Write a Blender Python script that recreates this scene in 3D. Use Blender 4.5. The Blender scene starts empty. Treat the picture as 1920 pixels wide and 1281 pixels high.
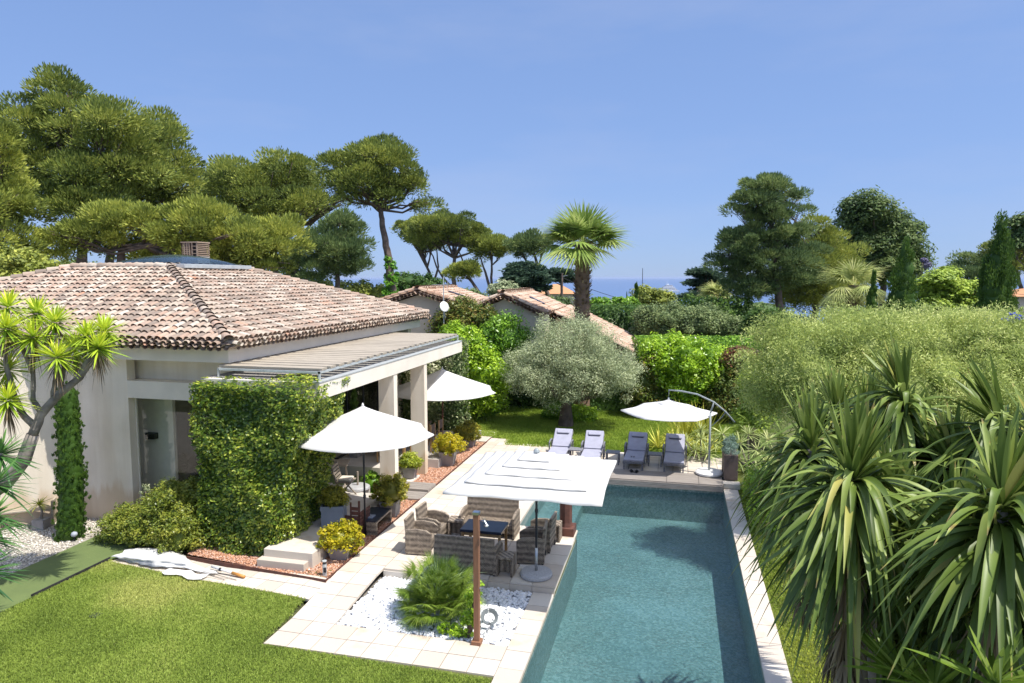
import bpy, math, random
import numpy as np
from mathutils import Vector, Matrix
PI=math.pi; rad=math.radians
R=np.random.default_rng(7); random.seed(7)
S=bpy.context.scene; C=S.collection
H=6.3; F=1280.0
# ---------------------------------------------------------------- camera
TH=math.atan((640.5-521)/F); YAW=rad(13.6)
FW=np.array([-math.sin(YAW)*math.cos(TH),math.cos(YAW)*math.cos(TH),-math.sin(TH)])
RT=np.array([math.cos(YAW),math.sin(YAW),0]); UP=np.cross(RT,FW); EYE=np.array([0,0,H])
cd=bpy.data.cameras.new('camera'); cam=bpy.data.objects.new('camera',cd); C.objects.link(cam)
cd.sensor_width=36; cd.lens=24; cd.clip_end=200000; cd.clip_start=.1
cam.matrix_world=Matrix([[RT[0],UP[0],-FW[0],0],[RT[1],UP[1],-FW[1],0],[RT[2],UP[2],-FW[2],H],[0,0,0,1]])
S.camera=cam
def at(px,py,D):           # surveyed position of a point at forward distance D
    return EYE+FW*D+RT*((px-960)*D/F)+UP*((640.5-py)*D/F)
def sz(p,D): return p*D/F
def hz(y):                 # height of the terrain
    return 0.0 if y<42 else -min(34,(y-42)*.085)
# ---------------------------------------------------------------- light
SUNV=Vector((.47,-.13,1)).normalized()
w=bpy.data.worlds.new('World'); S.world=w; w.use_nodes=True
nt=w.node_tree; bg=nt.nodes['Background']
sky=nt.nodes.new('ShaderNodeTexSky'); sky.sky_type='NISHITA'; sky.sun_disc=False
sky.sun_elevation=math.asin(SUNV.z); sky.sun_rotation=math.atan2(SUNV.x,SUNV.y)
sky.air_density=1.0; sky.dust_density=.15; sky.ozone_density=4.0; sky.altitude=0
gm=nt.nodes.new('ShaderNodeGamma'); gm.inputs[1].default_value=.36; nt.links.new(sky.outputs[0],gm.inputs[0])
tn=nt.nodes.new('ShaderNodeMix'); tn.data_type='RGBA'; tn.blend_type='MULTIPLY'; tn.inputs[0].default_value=1; tn.inputs[7].default_value=(1.12,1.50,2.36,1)
nt.links.new(gm.outputs[0],tn.inputs[6]); 
# soft glow added around the sun as fill, lifting shadows; outside the frame
wc=nt.nodes.new('ShaderNodeTexCoord'); dp=nt.nodes.new('ShaderNodeVectorMath'); dp.operation='DOT_PRODUCT'; dp.inputs[1].default_value=SUNV
nt.links.new(wc.outputs['Generated'],dp.inputs[0]); mxz=nt.nodes.new('ShaderNodeMath'); mxz.operation='MAXIMUM'; mxz.inputs[1].default_value=0; nt.links.new(dp.outputs['Value'],mxz.inputs[0])
pw=nt.nodes.new('ShaderNodeMath'); pw.operation='POWER'; pw.inputs[1].default_value=4.5; nt.links.new(mxz.outputs[0],pw.inputs[0])
fillg=nt.nodes.new('ShaderNodeMix'); fillg.data_type='RGBA'; fillg.inputs[6].default_value=(0,0,0,1); fillg.inputs[7].default_value=(6.2,5.7,5.0,1); nt.links.new(pw.outputs[0],fillg.inputs[0])
ad=nt.nodes.new('ShaderNodeMix'); ad.data_type='RGBA'; ad.blend_type='ADD'; ad.inputs[0].default_value=1; nt.links.new(tn.outputs[2],ad.inputs[6]); nt.links.new(fillg.outputs[2],ad.inputs[7]); 
cm=nt.nodes.new('ShaderNodeMapping'); cm.inputs['Scale'].default_value=(1.2,1.2,5); nt.links.new(wc.outputs['Generated'],cm.inputs[0])
cn=nt.nodes.new('ShaderNodeTexNoise'); cn.inputs['Scale'].default_value=1.6; cn.inputs['Detail'].default_value=7; cn.inputs['Roughness'].default_value=.6; nt.links.new(cm.outputs[0],cn.inputs['Vector'])
cr_=nt.nodes.new('ShaderNodeMapRange'); cr_.inputs[1].default_value=.48; cr_.inputs[2].default_value=.85; cr_.inputs[3].default_value=0; cr_.inputs[4].default_value=.30; nt.links.new(cn.outputs['Fac'],cr_.inputs[0])
cx_=nt.nodes.new('ShaderNodeMix'); cx_.data_type='RGBA'; cx_.inputs[7].default_value=(2.9,3.2,4.3,1); nt.links.new(cr_.outputs[0],cx_.inputs[0]); nt.links.new(ad.outputs[2],cx_.inputs[6]); nt.links.new(cx_.outputs[2],bg.inputs[0]); bg.inputs[1].default_value=.15
sl=bpy.data.lights.new('sun','SUN'); sl.energy=4.6; sl.angle=rad(.5); sl.color=(1,.955,.88)
so=bpy.data.objects.new('sun',sl); C.objects.link(so); so.rotation_euler=SUNV.to_track_quat('Z','Y').to_euler(); so.location=(20,-5,60)
S.view_settings.view_transform='Standard'; S.view_settings.look='None'; S.view_settings.exposure=.35; S.view_settings.gamma=1
S.cycles.max_bounces=8; S.cycles.transparent_max_bounces=12; S.cycles.diffuse_bounces=5; S.cycles.glossy_bounces=3
S.cycles.use_denoising=True
S.cycles.sample_clamp_indirect=4
# ---------------------------------------------------------------- materials
MATS={}
def nodes(name):
    m=bpy.data.materials.new(name); m.use_nodes=True; t=m.node_tree
    return m,t,t.nodes['Principled BSDF']
def N(t,ty,**k):
    n=t.nodes.new('ShaderNode'+ty)
    for a,b in k.items(): setattr(n,a,b)
    return n
def ramp(t,stops,interp='LINEAR'):
    r=N(t,'ValToRGB'); cr=r.color_ramp; cr.interpolation=interp
    while len(cr.elements)>1: cr.elements.remove(cr.elements[-1])
    for i,(p,c) in enumerate(stops):
        e=cr.elements[0] if i==0 else cr.elements.new(p)
        e.position=p; e.color=(*c,1)
    return r
def mat(name,col,col2=None,scale=6,rough=.7,bump=.0,bscale=40,metal=0,detail=4,spec=.4):
    if name in MATS: return MATS[name]
    m,t,p=nodes(name); tc=N(t,'TexCoord')
    p.inputs['Roughness'].default_value=rough; p.inputs['Metallic'].default_value=metal
    p.inputs['Specular IOR Level'].default_value=spec
    if col2 is None: col2=tuple(c*.82 for c in col)
    n=N(t,'TexNoise'); n.inputs['Scale'].default_value=scale; n.inputs['Detail'].default_value=detail
    t.links.new(tc.outputs['Object'],n.inputs['Vector'])
    r=ramp(t,[(.32,col2),(.66,col)]); t.links.new(n.outputs['Fac'],r.inputs['Fac']); t.links.new(r.outputs['Color'],p.inputs['Base Color'])
    if bump:
        b=N(t,'Bump'); b.inputs['Strength'].default_value=bump; b.inputs['Distance'].default_value=.02
        n2=N(t,'TexNoise'); n2.inputs['Scale'].default_value=bscale; n2.inputs['Detail'].default_value=4
        t.links.new(tc.outputs['Object'],n2.inputs['Vector']); t.links.new(n2.outputs['Fac'],b.inputs['Height']); t.links.new(b.outputs['Normal'],p.inputs['Normal'])
    MATS[name]=m; return m
def rndmat(name,stops,rough=.8,noise=None,bump=0,nscale=3,mixf=.35,transl=0,spec=.3,bscale=30):
    """colour picked by the per-piece 'rnd' attribute, broken up by large-scale noise"""
    if name in MATS: return MATS[name]
    m,t,p=nodes(name); tc=N(t,'TexCoord')
    a=N(t,'Attribute'); a.attribute_name='rnd'
    n=N(t,'TexNoise'); n.inputs['Scale'].default_value=nscale; n.inputs['Detail'].default_value=3
    t.links.new(tc.outputs['Object'],n.inputs['Vector'])
    mx=N(t,'Mix'); mx.data_type='FLOAT'; mx.inputs[0].default_value=mixf
    t.links.new(a.outputs['Fac'],mx.inputs[2]); t.links.new(n.outputs['Fac'],mx.inputs[3])
    r=ramp(t,stops); t.links.new(mx.outputs[0],r.inputs['Fac'])
    col=r.outputs['Color']
    if noise:
        n2=N(t,'TexNoise'); n2.inputs['Scale'].default_value=noise[1]; n2.inputs['Detail'].default_value=5
        t.links.new(tc.outputs['Object'],n2.inputs['Vector'])
        r2=ramp(t,[(noise[2],(0,0,0)),(noise[3],(1,1,1))]); t.links.new(n2.outputs['Fac'],r2.inputs['Fac'])
        m2=N(t,'Mix'); m2.data_type='RGBA'; t.links.new(r2.outputs['Color'],m2.inputs[0]); t.links.new(col,m2.inputs[6]); m2.inputs[7].default_value=(*noise[0],1)
        col=m2.outputs[2]
    t.links.new(col,p.inputs['Base Color']); p.inputs['Roughness'].default_value=rough; p.inputs['Specular IOR Level'].default_value=spec
    if bump:
        b=N(t,'Bump'); b.inputs['Strength'].default_value=bump; b.inputs['Distance'].default_value=.02
        n3=N(t,'TexNoise'); n3.inputs['Scale'].default_value=bscale
        t.links.new(tc.outputs['Object'],n3.inputs['Vector']); t.links.new(n3.outputs['Fac'],b.inputs['Height']); t.links.new(b.outputs['Normal'],p.inputs['Normal'])
    if transl:
        tr=N(t,'BsdfTranslucent'); g=N(t,'Gamma'); g.inputs[1].default_value=.8
        t.links.new(col,g.inputs[0]); t.links.new(g.outputs[0],tr.inputs['Color'])
        ms=N(t,'MixShader'); ms.inputs[0].default_value=transl
        t.links.new(p.outputs[0],ms.inputs[1]); t.links.new(tr.outputs[0],ms.inputs[2]); t.links.new(ms.outputs[0],t.nodes['Material Output'].inputs[0])
    MATS[name]=m; return m
def leafm(name,c1,c2,c3=None,gain=1.75,transl=.27,rough=.55,nscale=1.2,mixf=.32,spec=.3):
    c3=c3 or c2
    c1,c2,c3=[tuple(min(.8,x*gain) for x in c) for c in (c1,c2,c3)]
    return rndmat('foliage '+name,[(.20,c1),(.5,c2),(.80,c3)],rough=rough,nscale=nscale,mixf=mixf,transl=transl,spec=spec)
L_pine=leafm('umbrella pine',(.022,.036,.010),(.085,.108,.020),(.185,.195,.036),gain=2.5)
L_pineL=leafm('light pine',(.04,.056,.012),(.140,.165,.028),(.265,.27,.05),gain=2.1)
L_aleppo=leafm('aleppo',(.028,.048,.018),(.062,.092,.030),(.125,.15,.045),gain=2.5)
L_cedar=leafm('cedar',(.012,.028,.018),(.028,.055,.032),(.050,.085,.045))
L_macro=leafm('macrocarpa',(.016,.034,.012),(.045,.072,.018),(.085,.11,.030),gain=2.3)
L_cyp=leafm('cypress',(.018,.045,.008),(.045,.090,.012),(.090,.150,.022))
L_hedge=leafm('hedge',(.015,.040,.008),(.040,.085,.014),(.080,.130,.025))
L_ivy=leafm('star jasmine',(.02,.045,.007),(.085,.135,.014),(.27,.29,.035),gain=2.0,rough=.35,spec=.5)
L_pitto=leafm('pittosporum',(.05,.08,.010),(.135,.165,.022),(.26,.255,.035),rough=.4,spec=.5)
L_laurel=leafm('laurel',(.035,.09,.008),(.10,.20,.012),(.20,.32,.03),rough=.35,spec=.5)
L_bright=leafm('bright laurel',(.07,.14,.008),(.17,.28,.012),(.32,.42,.03),rough=.35,spec=.5)
L_photred=leafm('red photinia',(.05,.05,.018),(.12,.06,.03),(.22,.075,.05))
L_photo=leafm('photinia',(.035,.06,.012),(.08,.11,.018),(.17,.12,.03),rough=.4)
L_olive=leafm('olive',(.085,.105,.055),(.17,.195,.105),(.30,.315,.19),gain=2.3,nscale=2)
L_oliveh=leafm('olive hedge',(.05,.075,.03),(.11,.15,.055),(.19,.225,.09))
L_pepper=leafm('pepper tree',(.05,.075,.02),(.23,.275,.07),(.48,.49,.17),gain=1.9,nscale=1.6,mixf=.55)
L_robin=leafm('robinia',(.08,.13,.02),(.19,.26,.03),(.32,.38,.06))
L_gold=leafm('golden spurge',(.12,.15,.01),(.34,.30,.012),(.58,.46,.02),gain=1.3,rough=.4)
L_gold2=leafm('bronze spurge',(.05,.06,.01),(.14,.14,.015),(.28,.24,.03),rough=.4)
L_potg=leafm('green spurge',(.06,.09,.012),(.18,.22,.02),(.34,.36,.04),rough=.4)
L_yucca=leafm('yucca',(.05,.08,.014),(.115,.165,.026),(.24,.29,.06),gain=1.7,transl=.2,rough=.45,spec=.4)
L_yuccaT=rndmat('foliage tipped yucca',[(.18,(.05,.085,.014)),(.45,(.145,.215,.035)),(.75,(.34,.42,.10)),(.88,(.45,.40,.10)),(1.0,(.36,.28,.11))],rough=.45,nscale=1.2,mixf=.25,transl=.2,spec=.4)
L_yuccaY=leafm('golden yucca',(.11,.19,.02),(.28,.36,.03),(.52,.46,.03),transl=.25,rough=.4)
L_yuccaD=leafm('dark yucca',(.02,.06,.02),(.05,.12,.03),(.10,.19,.04),transl=.2,rough=.4)
L_dry=leafm('dry leaves',(.10,.07,.04),(.22,.16,.09),(.36,.28,.17),gain=1.1,transl=.1)
L_palm=leafm('fan palm',(.06,.10,.02),(.15,.21,.04),(.30,.34,.10),transl=.3)
L_palmP=leafm('pale fan palm',(.12,.15,.04),(.26,.29,.09),(.46,.44,.2),transl=.3)
L_fern=leafm('dwarf fan palm',(.06,.11,.015),(.17,.26,.03),(.33,.42,.09),gain=1.15,transl=.3,rough=.4)
L_aloe=leafm('pale aloe',(.10,.14,.04),(.24,.28,.10),(.42,.42,.2),transl=.15)
L_flax=leafm('flax',(.10,.13,.015),(.30,.29,.03),(.52,.46,.12),transl=.2)
L_lav=leafm('lavender bush',(.07,.12,.09),(.16,.24,.19),(.30,.38,.32),gain=1.2)
L_creep=leafm('creeper',(.03,.10,.01),(.08,.2,.015),(.15,.3,.03))
L_blue=leafm('blue flower',(.05,.06,.35),(.08,.1,.5),(.2,.2,.6))
L_grass=leafm('grass blades',(.17,.25,.04),(.34,.44,.08),(.62,.62,.20),gain=1.0,transl=.3,nscale=.55,mixf=.7)
L_grassF=leafm('far grass blades',(.13,.21,.02),(.24,.34,.04),(.38,.46,.07),gain=1.15,transl=.3,nscale=.6,mixf=.6)
M_bark=mat('bark',(.20,.15,.12),(.08,.06,.05),scale=3,rough=.9,bump=.8,bscale=12)
M_barkG=mat('grey bark',(.33,.29,.25),(.15,.13,.11),scale=4,rough=.9,bump=.8,bscale=14)
M_wall=None
def wallmat(name,c1,c2,stain):
    m,t,p=nodes(name); tc=N(t,'TexCoord'); p.inputs['Roughness'].default_value=.9
    n=N(t,'TexNoise'); n.inputs['Scale'].default_value=1.1; n.inputs['Detail'].default_value=7; t.links.new(tc.outputs['Object'],n.inputs['Vector'])
    r=ramp(t,[(.3,c2),(.65,c1)]); t.links.new(n.outputs['Fac'],r.inputs['Fac'])
    sx=N(t,'SeparateXYZ'); t.links.new(tc.outputs['Object'],sx.inputs[0])
    mp=N(t,'Mapping'); mp.inputs['Scale'].default_value=(2.2,2.2,.35); t.links.new(tc.outputs['Object'],mp.inputs[0])
    n2=N(t,'TexNoise'); n2.inputs['Scale'].default_value=1.6; n2.inputs['Detail'].default_value=5; t.links.new(mp.outputs[0],n2.inputs['Vector'])
    ad=N(t,'Math',operation='MULTIPLY_ADD'); t.links.new(n2.outputs['Fac'],ad.inputs[0]); ad.inputs[1].default_value=-1.3; t.links.new(sx.outputs['Z'],ad.inputs[2])
    r2=ramp(t,[(.0,(1,1,1)),(.28,(0,0,0))]); t.links.new(ad.outputs[0],r2.inputs['Fac'])
    mx=N(t,'Mix'); mx.data_type='RGBA'; sc=N(t,'Math',operation='MULTIPLY'); sc.inputs[1].default_value=.6
    t.links.new(r2.outputs['Color'],sc.inputs[0]); t.links.new(sc.outputs[0],mx.inputs[0]); t.links.new(r.outputs['Color'],mx.inputs[6]); mx.inputs[7].default_value=(*stain,1)
    mp2=N(t,'Mapping'); mp2.inputs['Scale'].default_value=(1.7,1.7,.16); t.links.new(tc.outputs['Object'],mp2.inputs[0]); n4=N(t,'TexNoise'); n4.inputs['Scale'].default_value=2.0; n4.inputs['Detail'].default_value=6; t.links.new(mp2.outputs[0],n4.inputs['Vector'])
    r4=ramp(t,[(.36,(.84,.80,.74)),(.58,(1,1,1))]); t.links.new(n4.outputs['Fac'],r4.inputs['Fac']); m4=N(t,'Mix'); m4.data_type='RGBA'; m4.blend_type='MULTIPLY'; m4.inputs[0].default_value=.5; t.links.new(mx.outputs[2],m4.inputs[6]); t.links.new(r4.outputs['Color'],m4.inputs[7])
    t.links.new(m4.outputs[2],p.inputs['Base Color'])
    n3=N(t,'TexNoise'); n3.inputs['Scale'].default_value=55; b=N(t,'Bump'); b.inputs['Strength'].default_value=.35; b.inputs['Distance'].default_value=.02
    t.links.new(tc.outputs['Object'],n3.inputs['Vector']); t.links.new(n3.outputs['Fac'],b.inputs['Height']); t.links.new(b.outputs['Normal'],p.inputs['Normal'])
    MATS[name]=m; return m
M_wall=wallmat('render plaster',(.88,.79,.66),(.78,.70,.58),(.62,.46,.29))
M_wall2=mat('beige plaster',(.74,.62,.48),(.66,.55,.43),scale=1,rough=.9)
M_trim=mat('white render',(.82,.75,.64),(.74,.68,.58),scale=2,rough=.85,bump=.2)
M_tilestops=[(.06,(.24,.19,.155)),(.22,(.31,.24,.19)),(.40,(.41,.285,.215)),(.55,(.43,.335,.26)),(.72,(.48,.395,.315)),(.86,(.57,.50,.42)),(.96,(.47,.22,.125))]
M_tile=rndmat('canal tiles',M_tilestops,rough=.9,noise=((.27,.235,.20),7,.50,.80),bump=.5,nscale=2,mixf=.15)
M_tile2=rndmat('pale tiles',[(.1,(.36,.22,.15)),(.4,(.48,.33,.24)),(.7,(.55,.41,.31)),(.95,(.62,.50,.40))],rough=.9,noise=((.36,.26,.2),4,.5,.8),nscale=2,mixf=.15)
M_tileO=rndmat('orange tiles',[(.1,(.5,.24,.12)),(.9,(.68,.38,.2))],rough=.9)
M_pave=rndmat('limestone paving',[(.12,(.54,.465,.385)),(.5,(.60,.53,.45)),(.88,(.65,.595,.52))],rough=.8,noise=((.50,.38,.26),1.6,.60,.80),bump=.15,nscale=1.3,mixf=.3)
M_grout=mat('grout',(.22,.20,.17),(.16,.145,.12),scale=3,rough=.95)
M_wood=None
def woodmat(name,c1,c2,axis=0,scale=3,stretch=14,rough=.75):
    m,t,p=nodes(name); tc=N(t,'TexCoord'); mp=N(t,'Mapping'); s=[stretch]*3; s[axis]=1; mp.inputs['Scale'].default_value=s
    n=N(t,'TexNoise'); n.inputs['Scale'].default_value=scale; n.inputs['Detail'].default_value=5
    t.links.new(tc.outputs['Object'],mp.inputs[0]); t.links.new(mp.outputs[0],n.inputs['Vector'])
    r=ramp(t,[(.3,c2),(.7,c1)]); t.links.new(n.outputs['Fac'],r.inputs['Fac']); t.links.new(r.outputs['Color'],p.inputs['Base Color']); p.inputs['Roughness'].default_value=rough
    b=N(t,'Bump'); b.inputs['Strength'].default_value=.3; b.inputs['Distance'].default_value=.01; t.links.new(n.outputs['Fac'],b.inputs['Height']); t.links.new(b.outputs['Normal'],p.inputs['Normal'])
    MATS[name]=m; return m
M_deck=woodmat('weathered decking',(.36,.32,.28),(.20,.17,.15))
M_slat=woodmat('weathered slats',(.47,.41,.32),(.30,.255,.20),axis=0)
M_teak=woodmat('teak',(.52,.33,.15),(.35,.20,.08),axis=2)
M_grteak=woodmat('grey teak',(.38,.32,.25),(.22,.18,.14),axis=0)
M_post=woodmat('brown post',(.30,.15,.08),(.22,.10,.055),axis=2)
M_rust=mat('rusted steel',(.16,.065,.045),(.075,.035,.028),scale=5,rough=.75,bump=.3)
M_steel=mat('brushed steel',(.6,.62,.63),(.5,.5,.5),rough=.3,metal=1)
M_gmetal=mat('painted grey metal',(.33,.37,.38),(.27,.30,.31),rough=.45)
M_galv=mat('galvanised frame',(.62,.65,.66),(.5,.53,.54),rough=.4,metal=.3)
M_dark=mat('dark metal',(.035,.038,.045),(.02,.02,.025),rough=.45)
M_white=mat('white canvas',(.78,.77,.75),(.72,.71,.69),scale=3,rough=.85,bump=.15,bscale=9)
def glow(m,c,f):
    t=m.node_tree; p=t.nodes['Principled BSDF']; tr=N(t,'BsdfTranslucent'); tr.inputs[0].default_value=(*c,1); ms=N(t,'MixShader'); ms.inputs[0].default_value=f
    t.links.new(p.outputs[0],ms.inputs[1]); t.links.new(tr.outputs[0],ms.inputs[2]); t.links.new(ms.outputs[0],t.nodes['Material Output'].inputs[0])
glow(M_white,(.75,.73,.68),.16)
M_cush=mat('lilac grey cushion',(.38,.38,.46),(.33,.33,.40),scale=5,rough=.9,bump=.2)
M_cushD=mat('dark cushion',(.12,.12,.16),(.09,.09,.12),rough=.9)
M_cream=mat('cream cushion',(.66,.60,.50),(.58,.52,.44),rough=.95)
M_gran=mat('granite base',(.50,.50,.51),(.30,.30,.31),scale=60,rough=.5,detail=2)
M_whitest=mat('white stone base',(.78,.77,.75),(.66,.65,.63),scale=14,rough=.6)
M_greypot=mat('grey pot',(.33,.31,.30),(.25,.24,.235),scale=5,rough=.8)
M_bluepot=mat('blue grey fibre pot',(.25,.28,.34),(.20,.23,.28),scale=3,rough=.55)
M_brownpot=mat('brown fibre trough',(.16,.115,.10),(.10,.075,.065),scale=4,rough=.8)
M_slate=mat('dark tabletop',(.035,.042,.065),(.02,.025,.04),scale=8,rough=.28)
M_soil=mat('soil',(.07,.05,.035),(.035,.025,.02),scale=8,rough=1,bump=.6)
M_conc=mat('concrete',(.48,.45,.40),(.34,.32,.29),scale=2,rough=.9,bump=.3)
M_brick=mat('brick lattice',(.42,.32,.24),(.30,.22,.16),scale=6,rough=.9)
M_int=mat('interior wall',(.86,.82,.73),(.80,.76,.68),rough=.9)
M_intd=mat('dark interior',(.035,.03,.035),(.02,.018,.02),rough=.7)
M_tv=mat('black plastic',(.015,.015,.018),(.01,.01,.012),rough=.4)
M_rubb=mat('black membrane',(.04,.04,.04),(.02,.02,.02),rough=.8)
M_orange=mat('orange wood pole',(.62,.30,.07),(.5,.22,.05),rough=.5)
M_house=mat('pale house wall',(.62,.55,.47),(.55,.48,.41),scale=.6,rough=.9)
M_boat=mat('boat white',(.82,.82,.80),(.78,.78,.77),rough=.4)
M_boatw=mat('boat windows',(.03,.04,.06),(.02,.03,.05),rough=.2)
M_hose=mat('grey hose',(.17,.19,.2),(.13,.15,.16),rough=.5)
def two_sided(t,fr,ior):
    g=N(t,'NewGeometry'); m_=N(t,'Mix'); m_.data_type='FLOAT'; m_.inputs[2].default_value=ior; m_.inputs[3].default_value=1/ior; t.links.new(g.outputs['Backfacing'],m_.inputs[0]); t.links.new(m_.outputs[0],fr.inputs[0])
def glassm(name,tint,rough=.02,f=.5):
    m,t,p=nodes(name); t.nodes.remove(p)
    tr=N(t,'BsdfTransparent'); tr.inputs[0].default_value=(*tint,1); g=N(t,'BsdfGlossy'); g.inputs['Roughness'].default_value=rough
    fr=N(t,'Fresnel'); two_sided(t,fr,1.5); ms=N(t,'MixShader'); t.links.new(fr.outputs[0],ms.inputs[0]); t.links.new(tr.outputs[0],ms.inputs[1]); t.links.new(g.outputs[0],ms.inputs[2])
    t.links.new(ms.outputs[0],t.nodes['Material Output'].inputs[0]); MATS[name]=m; return m
M_glass=glassm('window glass',(.96,.97,.94)); M_glassB=glassm('skylight acrylic',(.45,.55,.62),.15)
def wicker(name,c1,c2,vert=False):
    m,t,p=nodes(name); tc=N(t,'TexCoord'); sx=N(t,'SeparateXYZ'); t.links.new(tc.outputs['Object'],sx.inputs[0])
    def wave(sock,freq,ph=0):
        a=N(t,'Math',operation='MULTIPLY'); a.inputs[1].default_value=freq; t.links.new(sock,a.inputs[0])
        s=N(t,'Math',operation='SINE'); t.links.new(a.outputs[0],s.inputs[0]); return s.outputs[0]
    zz=sx.outputs['Z']; ad=N(t,'Math',operation='ADD'); t.links.new(sx.outputs['X'],ad.inputs[0]); t.links.new(sx.outputs['Y'],ad.inputs[1])
    mu=N(t,'Math',operation='MULTIPLY'); t.links.new(wave(zz,165),mu.inputs[0]); t.links.new(wave(ad.outputs[0],150),mu.inputs[1])
    big=N(t,'Math',operation='MULTIPLY_ADD'); t.links.new(wave(ad.outputs[0] if vert else zz,48),big.inputs[0]); big.inputs[1].default_value=.45; t.links.new(mu.outputs[0],big.inputs[2])
    n=N(t,'TexNoise'); n.inputs['Scale'].default_value=22; t.links.new(tc.outputs['Object'],n.inputs['Vector'])
    a3=N(t,'Math',operation='MULTIPLY_ADD'); t.links.new(big.outputs[0],a3.inputs[0]); a3.inputs[1].default_value=.42; t.links.new(n.outputs['Fac'],a3.inputs[2])
    r=ramp(t,[(.15,c2),(.55,tuple((a+b)/2 for a,b in zip(c1,c2))),(.95,c1)]); t.links.new(a3.outputs[0],r.inputs['Fac']); t.links.new(r.outputs['Color'],p.inputs['Base Color'])
    b=N(t,'Bump'); b.inputs['Strength'].default_value=.7; b.inputs['Distance'].default_value=.01; t.links.new(mu.outputs[0],b.inputs['Height']); t.links.new(b.outputs['Normal'],p.inputs['Normal'])
    p.inputs['Roughness'].default_value=.6; MATS[name]=m; return m
M_wick=wicker('brown wicker',(.50,.41,.31),(.05,.035,.028)); M_wickV=wicker('brown wicker upright',(.50,.41,.31),(.05,.035,.028),True)
M_wickG=wicker('grey wicker',(.30,.30,.33),(.09,.09,.10)); M_wickP=wicker('pale wicker',(.46,.41,.35),(.24,.21,.18))
# ---------------------------------------------------------------- mesh helpers
def npmesh(name,V,Fc,m,parent=None,rnd=None,smooth=False,loc=None):
    me=bpy.data.meshes.new(name); V=np.asarray(V,np.float32); Fc=np.asarray(Fc,np.int32); k=Fc.shape[1]; q=len(Fc)
    me.vertices.add(len(V)); me.vertices.foreach_set('co',V.ravel())
    me.loops.add(q*k); me.loops.foreach_set('vertex_index',Fc.ravel())
    me.polygons.add(q); me.polygons.foreach_set('loop_start',np.arange(0,q*k,k,dtype=np.int32))
    if smooth: me.polygons.foreach_set('use_smooth',np.ones(q,bool))
    me.update(calc_edges=True)
    if rnd is not None:
        a=me.attributes.new('rnd','FLOAT','POINT'); a.data.foreach_set('value',np.asarray(rnd,np.float32))
    me.materials.append(m); o=bpy.data.objects.new(name,me); C.objects.link(o)
    if parent is not None: o.parent=parent
    if loc is not None: o.location=loc
    return o
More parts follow.
